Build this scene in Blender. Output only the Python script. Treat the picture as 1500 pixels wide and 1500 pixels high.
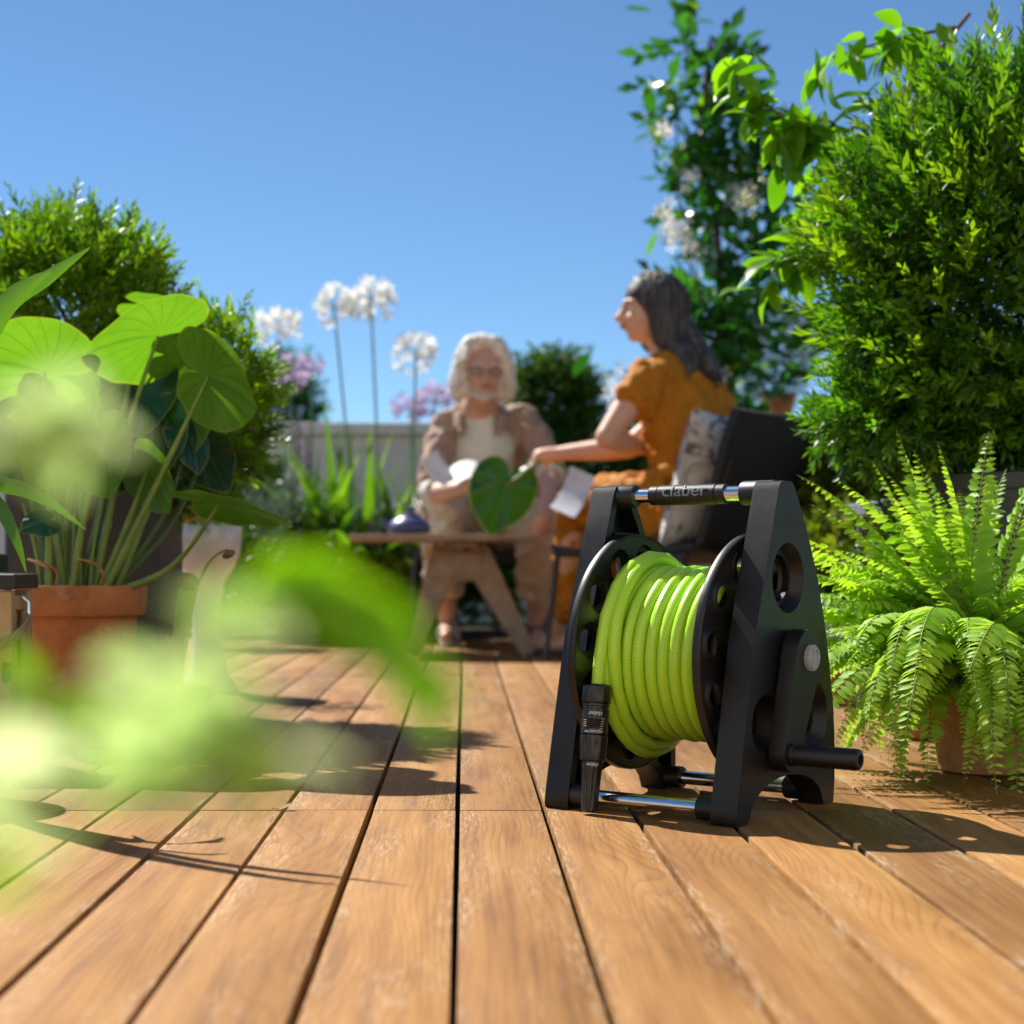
import bpy, bmesh, math, random
import numpy as np
from mathutils import Vector, Matrix, noise as mnoise
from mathutils.geometry import tessellate_polygon

for o in list(bpy.data.objects):
    bpy.data.objects.remove(o, do_unlink=True)
SC = bpy.context.scene
COL = SC.collection
R = math.radians
rng = random.Random(7)
nrng = np.random.default_rng(7)

# ------------------------------------------------------------------ camera
CAM_H, FPX, PX, PY = 0.32, 2413.0, 679.0, 825.0      # eye height, focal length and principal point (1500 px frame)
cam_d = bpy.data.cameras.new('camera')
cam = bpy.data.objects.new('camera', cam_d); COL.objects.link(cam)
cam.location = (0, 0, CAM_H)
cam.rotation_euler = (R(90), 0, 0)
cam_d.sensor_width = 36.0; cam_d.sensor_fit = 'HORIZONTAL'
cam_d.lens = 36.0 * FPX / 1500
cam_d.shift_x = (750 - PX) / 1500; cam_d.shift_y = (PY - 750) / 1500
cam_d.clip_start = 0.05; cam_d.clip_end = 2000
cam_d.dof.use_dof = True
cam_d.dof.focus_distance = 2.14
cam_d.dof.aperture_fstop = 4.6
SC.camera = cam

# ------------------------------------------------------------------ sky, sun, exposure
SUN_TO = Vector((0.60, -0.72, -1.0)).normalized()     # the way the light travels
sun_from = -SUN_TO
world = bpy.data.worlds.new('World'); SC.world = world; world.use_nodes = True
wn = world.node_tree; wn.nodes.clear()
w_out = wn.nodes.new('ShaderNodeOutputWorld'); w_bg = wn.nodes.new('ShaderNodeBackground')
sky = wn.nodes.new('ShaderNodeTexSky'); sky.sky_type = 'NISHITA'; sky.sun_disc = False
sky.sun_elevation = math.asin(sun_from.z); sky.sun_rotation = math.atan2(sun_from.x, sun_from.y)
sky.altitude = 2500.0; sky.air_density = 1.0; sky.dust_density = 0.0; sky.ozone_density = 4.0
w_bg.inputs['Strength'].default_value = 0.070
w_wb = wn.nodes.new('ShaderNodeMix'); w_wb.data_type = 'RGBA'; w_wb.blend_type = 'MULTIPLY'; w_wb.inputs[0].default_value = 1.0
w_wb.inputs[7].default_value = (0.80, 0.95, 1.0, 1)      # white balance of the whole sky
wn.links.new(sky.outputs[0], w_wb.inputs[6]); wn.links.new(w_wb.outputs[2], w_bg.inputs[0]); wn.links.new(w_bg.outputs[0], w_out.inputs[0])
sun_d = bpy.data.lights.new('sun', 'SUN'); sun_d.energy = 5.0; sun_d.angle = R(0.53); sun_d.color = (1.0, 0.95, 0.87)
sun = bpy.data.objects.new('sun', sun_d); COL.objects.link(sun)
sun.rotation_euler = SUN_TO.to_track_quat('-Z', 'Y').to_euler(); sun.location = (-3, 3, 5)
SC.view_settings.view_transform = 'Standard'; SC.view_settings.look = 'None'
SC.view_settings.exposure = 0.85; SC.view_settings.gamma = 1.0; SC.view_settings.use_curve_mapping = False
SC.render.engine = 'CYCLES'
SC.cycles.use_denoising = True
SC.cycles.use_adaptive_sampling = True; SC.cycles.adaptive_threshold = 0.02
SC.cycles.max_bounces = 5; SC.cycles.diffuse_bounces = 3; SC.cycles.glossy_bounces = 3; SC.cycles.transmission_bounces = 6; SC.cycles.transparent_max_bounces = 8
SC.cycles.caustics_reflective = False; SC.cycles.caustics_refractive = False
SC.cycles.sample_clamp_indirect = 6.0

# ------------------------------------------------------------------ helpers
def P(x, y, Y):
    """the place at distance Y that the photograph shows at pixel (x, y)"""
    return Vector(((x - PX) / FPX * Y, Y, CAM_H - (y - PY) / FPX * Y))

MATX = {}
def world_of(o):
    return MATX.get(o.name, Matrix.Identity(4))

def props(o, label=None, cat=None, group=None, kind=None):
    if label: o['label'] = label
    if cat: o['category'] = cat
    if group: o['group'] = group
    if kind: o['kind'] = kind
    return o

def thing(name, loc, label, cat, group=None, rotz=0.0):
    o = bpy.data.objects.new(name, None); COL.objects.link(o)
    o.location = loc; o.rotation_euler = (0, 0, rotz); o.empty_display_size = 0.05
    MATX[o.name] = Matrix.Translation(Vector(loc)) @ Matrix.Rotation(rotz, 4, 'Z')
    return props(o, label, cat, group)

class MB:
    """collects vertices and faces; build() links them as one mesh object"""
    def __init__(s): s.v = []; s.f = []; s.uv = None
    def add(s, vs, fs):
        b = len(s.v); s.v.extend([tuple(v) for v in vs]); s.f.extend([tuple(i + b for i in f) for f in fs]); return b
    def box(s, c, d, M=None):
        x, y, z = d[0] / 2, d[1] / 2, d[2] / 2
        vs = [Vector((a * x, b * y, e * z)) for a in (-1, 1) for b in (-1, 1) for e in (-1, 1)]
        if M is not None: vs = [M @ v for v in vs]
        vs = [v + Vector(c) for v in vs]
        s.add(vs, [(0, 1, 3, 2), (4, 6, 7, 5), (0, 4, 5, 1), (2, 3, 7, 6), (0, 2, 6, 4), (1, 5, 7, 3)])
    def bar(s, a, b, w, h, up=(0, 0, 1)):
        a, b = Vector(a), Vector(b); d = b - a; L = d.length; d.normalize()
        x = d.cross(Vector(up)); x = x.normalized() if x.length > 1e-6 else Vector((1, 0, 0)); z = x.cross(d)
        M = Matrix((x, d, z)).transposed()
        s.box((a + b) / 2, (w, L, h), M)
    def tube(s, pts, rad, seg=12, caps=True, flat=None):
        pts = [Vector(p) for p in pts]; n = len(pts)
        if not hasattr(rad, '__len__'): rad = [rad] * n
        up = None; rings = []
        for i, p in enumerate(pts):
            t = (pts[min(i + 1, n - 1)] - pts[max(i - 1, 0)])
            t = t.normalized() if t.length > 1e-9 else Vector((0, 0, 1))
            if up is None:
                up = Vector((0, 0, 1)) if abs(t.z) < 0.9 else Vector((1, 0, 0))
            x = t.cross(up)
            if x.length < 1e-6: x = t.orthogonal()
            x.normalize(); up = x.cross(t).normalized()
            q = flat if flat else 1.0
            rings.append([p + x * (math.cos(2 * math.pi * k / seg) * rad[i]) + up * (math.sin(2 * math.pi * k / seg) * rad[i] * q) for k in range(seg)])
        b = len(s.v)
        for r_ in rings: s.v.extend([tuple(v) for v in r_])
        for i in range(n - 1):
            for k in range(seg):
                k2 = (k + 1) % seg
                s.f.append((b + i * seg + k, b + i * seg + k2, b + (i + 1) * seg + k2, b + (i + 1) * seg + k))
        if caps:
            s.f.append(tuple(b + k for k in reversed(range(seg)))); s.f.append(tuple(b + (n - 1) * seg + k for k in range(seg)))
    def capsule(s, pts, rad, seg=14, flat=None):
        """a rounded limb through pts"""
        pts = [Vector(p) for p in pts]
        a = (pts[0] - pts[1]).normalized(); z = (pts[-1] - pts[-2]).normalized()
        P2, R2 = [], []
        for k in range(4):
            t = math.pi / 2 * (k + 0.15) / 4.15
            P2.append(pts[0] + a * rad[0] * math.cos(t)); R2.append(rad[0] * math.sin(t))
        m = 6
        for i in range(len(pts) - 1):
            for k in range(m):
                t = k / m; P2.append(pts[i].lerp(pts[i + 1], t)); R2.append(rad[i] * (1 - t) + rad[i + 1] * t)
        P2.append(pts[-1]); R2.append(rad[-1])
        for k in reversed(range(4)):
            t = math.pi / 2 * (k + 0.15) / 4.15
            P2.append(pts[-1] + z * rad[-1] * math.cos(t)); R2.append(rad[-1] * math.sin(t))
        s.tube(P2, R2, seg, True, flat)
    def ball(s, c, r, M=None, seg=16, rings=10):
        vs, fs = [], []
        for i in range(rings + 1):
            th = math.pi * i / rings
            for k in range(seg):
                ph = 2 * math.pi * k / seg
                v = Vector((math.sin(th) * math.cos(ph) * r[0], math.sin(th) * math.sin(ph) * r[1], math.cos(th) * r[2]))
                if M is not None: v = M @ v
                vs.append(v + Vector(c))
        for i in range(rings):
            for k in range(seg):
                k2 = (k + 1) % seg
                fs.append((i * seg + k, (i + 1) * seg + k, (i + 1) * seg + k2, i * seg + k2))
        s.add(vs, fs)
    def lathe(s, prof, seg=40, c=(0, 0, 0), M=None, mod=None, closed=False):
        vs, fs = [], []; n = len(prof)
        for i, (r, z) in enumerate(prof):
            for k in range(seg):
                a = 2 * math.pi * k / seg
                q = r * (mod(i, a) if mod else 1.0)
                v = Vector((q * math.cos(a), q * math.sin(a), z))
                if M is not None: v = M @ v
                vs.append(v + Vector(c))
        for i in range(n - 1):
            for k in range(seg):
                k2 = (k + 1) % seg
                fs.append((i * seg + k, i * seg + k2, (i + 1) * seg + k2, (i + 1) * seg + k))
        if closed:
            for k in range(seg):
                k2 = (k + 1) % seg
                fs.append(((n - 1) * seg + k, (n - 1) * seg + k2, k2, k))
        else:
            fs.append(tuple(reversed(range(seg)))); fs.append(tuple((n - 1) * seg + k for k in range(seg)))
        s.add(vs, fs)
    def prism(s, poly, fmap, w0, w1, holes=()):
        """poly (and holes) in a plane, extruded between w0 and w1; fmap(u, v, w) -> point"""
        loops = [list(poly)] + [list(h) for h in holes]
        flat = [p for l in loops for p in l]
        tris = tessellate_polygon([[Vector((p[0], p[1], 0)) for p in l] for l in loops])
        n = len(flat)
        vs = [fmap(p[0], p[1], w0) for p in flat] + [fmap(p[0], p[1], w1) for p in flat]
        fs = [tuple(t) for t in tris] + [tuple(i + n for i in reversed(t)) for t in tris]
        b = 0
        for l in loops:
            m = len(l)
            for i in range(m):
                j = (i + 1) % m
                fs.append((b + i, b + j, b + j + n, b + i + n))
            b += m
        s.add(vs, fs)
    def build(s, name, mat, parent=None, smooth=35, world=True, bevel=0.0, bseg=2, fix=True):
        vs = s.v
        if parent is not None and world:
            Mi = world_of(parent).inverted(); vs = [tuple(Mi @ Vector(v)) for v in vs]
        me = bpy.data.meshes.new(name); me.from_pydata(vs, [], s.f); me.validate()
        if fix:
            bm = bmesh.new(); bm.from_mesh(me)
            bmesh.ops.recalc_face_normals(bm, faces=bm.faces[:]); bm.to_mesh(me); bm.free()
        if s.uv is not None:
            ul = me.uv_layers.new(name='UVMap')
            li = np.empty(len(me.loops), dtype=np.int32); me.loops.foreach_get('vertex_index', li)
            ul.data.foreach_set('uv', np.asarray(s.uv, dtype=np.float32)[li].ravel())
        o = link_mesh(name, me, mat, parent)
        if smooth:
            for p in me.polygons: p.use_smooth = True
            if smooth < 180: me.set_sharp_from_angle(angle=R(smooth))
        if bevel:
            m = o.modifiers.new('bevel', 'BEVEL'); m.width = bevel; m.segments = bseg; m.limit_method = 'ANGLE'; m.angle_limit = R(35)
        return o

def link_mesh(name, me, mat, parent=None):
    o = bpy.data.objects.new(name, me); COL.objects.link(o)
    if mat is not None and not me.materials: me.materials.append(MAT[mat])
    if parent is not None:
        o.parent = parent; MATX[o.name] = world_of(parent)
    return o

def place(name, me, M, parent):
    """a further object that shares the mesh me, at world matrix M"""
    o = bpy.data.objects.new(name, me); COL.objects.link(o)
    o.parent = parent; o.matrix_local = world_of(parent).inverted() @ M
    return o

def frame(pos, tip, normal, s=1.0):
    y = Vector(tip).normalized(); z = Vector(normal); x = y.cross(z).normalized(); z = x.cross(y)
    M = Matrix((x * s, y * s, z * s)).transposed().to_4x4(); M.translation = Vector(pos); return M

def bez(a, b, c, d, n=16):
    a, b, c, d = map(Vector, (a, b, c, d)); out = []
    for i in range(n + 1):
        t = i / n; u = 1 - t
        out.append(a * u ** 3 + b * (3 * u * u * t) + c * (3 * u * t * t) + d * t ** 3)
    return out

def smooth_path(pts, n=8):
    """Catmull-Rom through pts"""
    pts = [Vector(p) for p in pts]; out = []
    for i in range(len(pts) - 1):
        p0 = pts[max(i - 1, 0)]; p1 = pts[i]; p2 = pts[i + 1]; p3 = pts[min(i + 2, len(pts) - 1)]
        for k in range(n):
            t = k / n
            out.append(0.5 * ((2 * p1) + (p2 - p0) * t + (2 * p0 - 5 * p1 + 4 * p2 - p3) * t * t + (3 * p1 - p0 - 3 * p2 + p3) * t ** 3))
    out.append(pts[-1]); return out

def raw_mesh(name, v, f, mat, var=None, smooth=True):
    """v (n,3), f (m,k) as numpy arrays: a fast mesh"""
    me = bpy.data.meshes.new(name); n, (m, k) = len(v), f.shape
    me.vertices.add(n); me.vertices.foreach_set('co', np.ascontiguousarray(v, dtype=np.float32).ravel())
    me.loops.add(m * k); me.loops.foreach_set('vertex_index', np.ascontiguousarray(f, dtype=np.int32).ravel())
    me.polygons.add(m)
    me.polygons.foreach_set('loop_start', np.arange(0, m * k, k, dtype=np.int32))
    me.polygons.foreach_set('loop_total', np.full(m, k, dtype=np.int32))
    me.polygons.foreach_set('use_smooth', np.full(m, smooth))
    if var is not None:
        a = me.attributes.new('var', 'FLOAT', 'POINT'); a.data.foreach_set('value', np.asarray(var, dtype=np.float32))
    me.update(calc_edges=True)
    me.materials.append(MAT[mat]); return me

def scatter(tv, tf, Ms, var):
    """copies of the template (tv, tf) under the matrices Ms (k,4,4) -> v, f, per-vertex var"""
    k, n = len(Ms), len(tv)
    h = np.concatenate([tv, np.ones((n, 1))], 1)
    v = np.einsum('kij,nj->kni', Ms, h)[:, :, :3].reshape(-1, 3)
    f = (tf[None] + (np.arange(k) * n)[:, None, None]).reshape(-1, tf.shape[1])
    return v, f, np.repeat(var, n)

def mats_from(pos, ydir, roll, scale):
    """stack of matrices with local +y along ydir, rolled about it"""
    y = ydir / np.linalg.norm(ydir, axis=1, keepdims=True)
    up = np.tile([0.0, 0.0, 1.0], (len(y), 1)); up[np.abs(y[:, 2]) > 0.95] = [1, 0, 0]
    x = np.cross(y, up); x /= np.linalg.norm(x, axis=1, keepdims=True); z = np.cross(x, y)
    c, s = np.cos(roll)[:, None], np.sin(roll)[:, None]
    x2 = x * c + z * s; z2 = -x * s + z * c
    M = np.zeros((len(y), 4, 4)); sc = scale[:, None]
    M[:, :3, 0] = x2 * sc; M[:, :3, 1] = y * sc; M[:, :3, 2] = z2 * sc; M[:, :3, 3] = pos; M[:, 3, 3] = 1
    return M

def leaf_tpl(L, W, fold=0.25, curl=0.15, rows=3, y0=0.0):
    """one leaf lying along +y: (rows+1) x 3 grid pinched at both ends, quads"""
    vs, fs = [], []
    for i in range(rows + 1):
        t = i / rows
        w = W / 2 * (math.sin(math.pi * min(1, t * 0.92 + 0.04)) ** 0.75)
        if i == rows: w = W * 0.02
        if i == 0: w = W * 0.05
        zc = -curl * L * t * t
        vs += [(-w, y0 + L * t, zc + w * fold), (0, y0 + L * t, zc), (w, y0 + L * t, zc + w * fold)]
    for i in range(rows):
        a = i * 3
        fs += [(a, a + 1, a + 4, a + 3), (a + 1, a + 2, a + 5, a + 4)]
    return np.array(vs, float), np.array(fs, int)

def sprig_tpl(n, length, L, W, spread=0.9, seed=1, rows=2, stem=0.0012, whorl=1):
    """a twig along +y set with leaves"""
    g = np.random.default_rng(seed); lv, lf = leaf_tpl(L, W, 0.3, 0.2, rows)
    pos, yd, roll, sc = [], [], [], []
    for i in range(n):
        t = (i + 0.5) / n; ph = i * 2.4 + g.uniform(-.3, .3)
        tilt = spread * (1 - 0.65 * t) * g.uniform(0.8, 1.2)
        d = np.array([math.sin(tilt) * math.cos(ph), math.cos(tilt), math.sin(tilt) * math.sin(ph)])
        pos.append([0, length * t, 0]); yd.append(d); roll.append(g.uniform(-.5, .5)); sc.append(g.uniform(.75, 1.15) * (1 - .25 * t))
    Ms = mats_from(np.array(pos), np.array(yd), np.array(roll), np.array(sc))
    v, f, _ = scatter(lv, lf, Ms, np.zeros(n))
    s = stem; sv = np.array([[-s, 0, 0], [s, 0, -s], [0, 0, s], [-s * .3, length, 0], [s * .3, length, 0], [0, length, s * .3]])
    sf = np.array([[0, 1, 4, 3], [1, 2, 5, 4], [2, 0, 3, 5]]) + len(v)
    return np.concatenate([v, sv]), np.concatenate([f, sf])

def fib_dirs(n, g):
    i = np.arange(n) + 0.5; ph = np.arccos(1 - 2 * i / n); th = math.pi * (1 + 5 ** .5) * i
    d = np.stack([np.cos(th) * np.sin(ph), np.sin(th) * np.sin(ph), np.cos(ph)], 1) + g.normal(0, .12, (n, 3))
    return d / np.linalg.norm(d, axis=1, keepdims=True)

def lumps(d, seed, amp):
    g = np.random.default_rng(seed); out = np.zeros(len(d))
    for k in range(7):
        w = g.normal(0, 1, 3) * (1.6 + 0.6 * k); out += np.sin(d @ w + g.uniform(0, 6.28)) / (1 + .45 * k)
    return 1 + amp * out / 2.2

def fuse(name, mb, mat, parent, voxel=0.008, smooth=6, disp=0.0, dscale=6.0):
    """one continuous surface out of overlapping volumes"""
    me = bpy.data.meshes.new('tmp'); me.from_pydata(mb.v, [], mb.f)
    t = bpy.data.objects.new('tmp', me); COL.objects.link(t)
    bm = bmesh.new(); bm.from_mesh(me); bmesh.ops.recalc_face_normals(bm, faces=bm.faces[:]); bm.to_mesh(me); bm.free()
    m = t.modifiers.new('r', 'REMESH'); m.mode = 'VOXEL'; m.voxel_size = voxel
    if smooth:
        q = t.modifiers.new('s', 'SMOOTH'); q.iterations = smooth; q.factor = 0.5
    bpy.context.view_layer.update()
    dg = bpy.context.evaluated_depsgraph_get()
    out = bpy.data.meshes.new_from_object(t.evaluated_get(dg)); out.name = name
    bpy.data.objects.remove(t, do_unlink=True); bpy.data.meshes.remove(me)
    Mi = np.array(world_of(parent).inverted()); n = len(out.vertices)
    co = np.empty(n * 3, dtype=np.float32); out.vertices.foreach_get('co', co); co = co.reshape(-1, 3)
    if disp:
        no = np.empty(n * 3, dtype=np.float32); out.vertex_normals.foreach_get('vector', no); no = no.reshape(-1, 3); o3 = Vector((3, 1, 7))
        am = np.array([mnoise.noise(Vector(c) * dscale + o3) + 0.5 * mnoise.noise(Vector(c) * (dscale * 2.3)) for c in co])
        co = co + no * (disp * am)[:, None]
    co = co @ Mi[:3, :3].T + Mi[:3, 3]
    out.vertices.foreach_set('co', np.ascontiguousarray(co, dtype=np.float32).ravel()); out.update()
    out.materials.clear()
    for p in out.polygons: p.use_smooth = True
    return link_mesh(name, out, mat, parent)

def text_mesh(body, size, fmap, name, mat, parent, extrude=0.0006, world=False):
    """lettering; fmap(u, v, w) puts each corner of the flat text in place"""
    cu = bpy.data.curves.new('t', 'FONT'); cu.body = body; cu.size = size; cu.extrude = extrude; cu.resolution_u = 3
    cu.align_x = 'CENTER'; cu.align_y = 'CENTER'
    t = bpy.data.objects.new('t', cu); COL.objects.link(t)
    bpy.context.view_layer.update(); dg = bpy.context.evaluated_depsgraph_get()
    me = bpy.data.meshes.new_from_object(t.evaluated_get(dg)); me.name = name
    bpy.data.objects.remove(t, do_unlink=True)
    bm = bmesh.new(); bm.from_mesh(me); bmesh.ops.triangulate(bm, faces=bm.faces[:])
    for _ in range(2): bmesh.ops.subdivide_edges(bm, edges=[e for e in bm.edges if e.calc_length() > size * .14], cuts=1, use_grid_fill=True)
    bmesh.ops.triangulate(bm, faces=bm.faces[:]); bm.to_mesh(me); bm.free()
    Mi = world_of(parent).inverted() if world else Matrix.Identity(4)
    for v in me.vertices: v.co = Mi @ Vector(fmap(*v.co))
    me.materials.clear()
    return link_mesh(name, me, mat, parent)

# ------------------------------------------------------------------ materials
MAT = {}
class NT:
    def __init__(s, name):
        s.m = bpy.data.materials.new(name); s.m.use_nodes = True; s.t = s.m.node_tree; s.t.nodes.clear()
        s.out = s.n('ShaderNodeOutputMaterial'); MAT[name] = s.m
    def n(s, kind, **kw):
        q = s.t.nodes.new(kind)
        for k, v in kw.items():
            if k.startswith('i_'): s.set(q, k[2:], v)
            else: setattr(q, k, v)
        return q
    def set(s, q, key, v):
        key = key.replace('_', ' ')
        inp = q.inputs[int(key)] if key.isdigit() else q.inputs[key]
        if isinstance(v, bpy.types.NodeSocket): s.t.links.new(v, inp)
        else: inp.default_value = v
    def math(s, op, a, b=0.0, c=0.0, clamp=False):
        q = s.n('ShaderNodeMath', operation=op, use_clamp=clamp)
        for i, v in enumerate((a, b, c)):
            s.set(q, str(i), v)
        return q.outputs[0]
    def mix(s, fac, a, b, mode='MIX'):
        q = s.n('ShaderNodeMix', data_type='RGBA', blend_type=mode)
        for i, v in ((0, fac), (6, a), (7, b)):
            if isinstance(v, bpy.types.NodeSocket): s.t.links.new(v, q.inputs[i])
            else: q.inputs[i].default_value = (*v, 1) if (i and len(v) == 3) else v
        return q.outputs[2]
    def ramp(s, fac, stops):
        q = s.n('ShaderNodeValToRGB'); e = q.color_ramp.elements
        while len(e) < len(stops): e.new(0.5)
        for el, (p, c) in zip(e, stops):
            el.position = p; el.color = (*c, 1) if hasattr(c, '__len__') else (c, c, c, 1)
        s.set(q, 'Fac', fac); return q.outputs['Color']
    def noise(s, vec, scale, detail=4, rough=0.55, dist=0.0):
        q = s.n('ShaderNodeTexNoise'); q.inputs['Scale'].default_value = scale; q.inputs['Detail'].default_value = detail
        q.inputs['Roughness'].default_value = rough; q.inputs['Distortion'].default_value = dist
        if vec is not None: s.t.links.new(vec, q.inputs['Vector'])
        return q.outputs['Fac']
    def coords(s): return s.n('ShaderNodeTexCoord').outputs
    def mapping(s, vec, scale=(1, 1, 1), loc=None):
        q = s.n('ShaderNodeMapping'); s.t.links.new(vec, q.inputs['Vector']); q.inputs['Scale'].default_value = scale
        if loc is not None: s.set(q, 'Location', loc)
        return q.outputs[0]
    def bump(s, h, strength=0.3, dist=0.01):
        q = s.n('ShaderNodeBump'); q.inputs['Strength'].default_value = strength; q.inputs['Distance'].default_value = dist
        s.t.links.new(h, q.inputs['Height']); return q.outputs[0]
    def bsdf(s, **kw):
        q = s.n('ShaderNodeBsdfPrincipled')
        for k, v in kw.items(): s.set(q, k, v if not (isinstance(v, tuple) and k.endswith('Color')) else (*v, 1))
        return q
    def done(s, sock): s.t.links.new(sock, s.out.inputs['Surface']); return s.m

def plain(name, col, rough=0.5, metal=0.0, vary=0.12, vscale=20, bump=0.0, bscale=80, spec=0.5, coat=0.0, bdist=0.002):
    t = NT(name); c = t.coords()['Object']
    nz = t.noise(c, vscale, 5)
    lo = tuple(x * (1 - vary) for x in col); hi = tuple(min(1, x * (1 + vary)) for x in col)
    kw = dict(Base_Color=t.ramp(nz, [(0.3, lo), (0.7, hi)]), Roughness=rough, Metallic=metal, Specular_IOR_Level=spec, Coat_Weight=coat)
    if bump: kw['Normal'] = t.bump(t.noise(c, bscale, 3), bump, bdist)
    t.done(t.bsdf(**kw).outputs[0])

def leafmat(name, dark, light, rough=0.42, trans=0.35, tcol=None, spec=0.4, bump=0.0, ends=(0.0, 1.0)):
    t = NT(name)
    a = t.n('ShaderNodeAttribute', attribute_name='var').outputs['Fac']
    r = t.n('ShaderNodeObjectInfo').outputs['Random']
    fac = t.math('FRACT', t.math('ADD', a, r))
    geo = t.n('ShaderNodeNewGeometry').outputs['Position']
    fac = t.math('ADD', t.math('MULTIPLY', fac, 0.75), t.math('MULTIPLY', t.noise(geo, 30, 2), 0.35))
    col = t.ramp(fac, [(0.1 + ends[0], dark), (min(1, 0.95 * ends[1]), light)])
    tc = t.mix(1.0, col, tcol or (1.7, 1.55, 0.5), 'MULTIPLY')
    kw = dict(Base_Color=col, Roughness=rough, Specular_IOR_Level=spec)
    b = t.bsdf(**kw).outputs[0]
    tr = t.n('ShaderNodeBsdfTranslucent'); t.set(tr, 'Color', tc)
    m = t.n('ShaderNodeMixShader'); m.inputs[0].default_value = trans
    t.t.links.new(b, m.inputs[1]); t.t.links.new(tr.outputs[0], m.inputs[2]); t.done(m.outputs[0])

def mat_wood():
    t = NT('deck_wood'); co = t.coords()['Object']
    rnd = t.n('ShaderNodeObjectInfo').outputs['Random']
    off = t.n('ShaderNodeCombineXYZ'); t.set(off, 'X', t.math('MULTIPLY', rnd, 37)); t.set(off, 'Y', t.math('MULTIPLY', rnd, 91)); t.set(off, 'Z', t.math('MULTIPLY', rnd, 13))
    add = t.n('ShaderNodeVectorMath', operation='ADD'); t.t.links.new(co, add.inputs[0]); t.t.links.new(off.outputs[0], add.inputs[1]); v = add.outputs[0]
    warp = t.noise(t.mapping(v, (9, 1.6, 5)), 1.0, 3)
    fine = t.noise(t.mapping(v, (420, 14, 60)), 1.0, 3, 0.7)
    med = t.noise(t.mapping(v, (70, 3.2, 20)), 1.0, 5, 0.65)
    big = t.noise(t.mapping(v, (10, 2.4, 8)), 1.0, 3)
    sep = t.n('ShaderNodeSeparateXYZ'); t.t.links.new(co, sep.inputs[0])
    # growth rings: nearly straight grain, bent by a slow warp so that it closes into arches here and there
    fld = t.math('ADD', t.math('MULTIPLY', sep.outputs['X'], 11.0), t.math('MULTIPLY', t.noise(t.mapping(v, (7, 1.5, 5)), 1.0, 1, 0.4), t.math('ADD', 1.0, t.math('MULTIPLY', rnd, 2.6))))
    fld = t.math('ADD', fld, t.math('MULTIPLY', t.noise(t.mapping(v, (45, 6, 9)), 1, 2), 0.06))
    ring = t.math('FRACT', t.math('MULTIPLY', fld, 11.0))
    line = t.math('MULTIPLY', t.math('POWER', ring, 5.0), t.ramp(t.noise(t.mapping(v, (12, 4, 8)), 1.0, 2), [(0.35, 0.15), (0.65, 1.0)]))
    base = t.ramp(t.math('ADD', t.math('MULTIPLY', med, 0.55), t.math('MULTIPLY', big, 0.45)), [(0.30, (0.150, 0.060, 0.014)), (0.50, (0.290, 0.136, 0.037)), (0.72, (0.41, 0.215, 0.068))])
    base = t.mix(t.math('MULTIPLY', line, 0.52), base, (0.13, 0.05, 0.016))
    tone = t.ramp(t.math('FRACT', t.math('MULTIPLY', rnd, 7.31)), [(0.0, (0.70, 0.70, 0.70)), (0.5, (1.0, 1.0, 1.0)), (1.0, (1.18, 1.26, 1.36))])
    base = t.mix(1.0, base, tone, 'MULTIPLY')
    # bleached wear along edges and in streaks
    ex = t.math('ABSOLUTE', sep.outputs['X'])
    edge = t.math('MULTIPLY', t.math('SUBTRACT', ex, 0.036), 60, clamp=True)
    wear = t.math('MULTIPLY', t.math('SUBTRACT', t.math('ADD', t.noise(t.mapping(v, (16, 2.5, 8)), 1, 4), t.math('MULTIPLY', edge, 0.16)), 0.51), 5.0, clamp=True)
    streak = t.ramp(t.noise(t.mapping(v, (330, 26, 40)), 1.0, 4, 0.7), [(0.48, 0.0), (0.62, 1.0)])
    bl = t.math('MULTIPLY', t.math('MULTIPLY', wear, streak), 0.40)
    base = t.mix(bl, base, (0.56, 0.46, 0.33))
    base = t.mix(t.math('MULTIPLY', t.math('SUBTRACT', 0.45, fine, clamp=True), 1.6), base, (0.12, 0.05, 0.02))
    spots = t.ramp(t.noise(t.mapping(v, (40, 22, 10)), 1.0, 2), [(0.70, 0.0), (0.76, 1.0)])
    base = t.mix(t.math('MULTIPLY', spots, 0.35), base, (0.13, 0.07, 0.04))
    h = t.math('ADD', t.math('MULTIPLY', fine, 0.6), t.math('SUBTRACT', med, t.math('MULTIPLY', line, 0.6)))
    b = t.bsdf(Base_Color=base, Roughness=t.ramp(med, [(0.3, 0.58), (0.7, 0.78)]), Specular_IOR_Level=0.22, Normal=t.bump(h, 0.35, 0.0012))
    t.done(b.outputs[0])
mat_wood()

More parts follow.
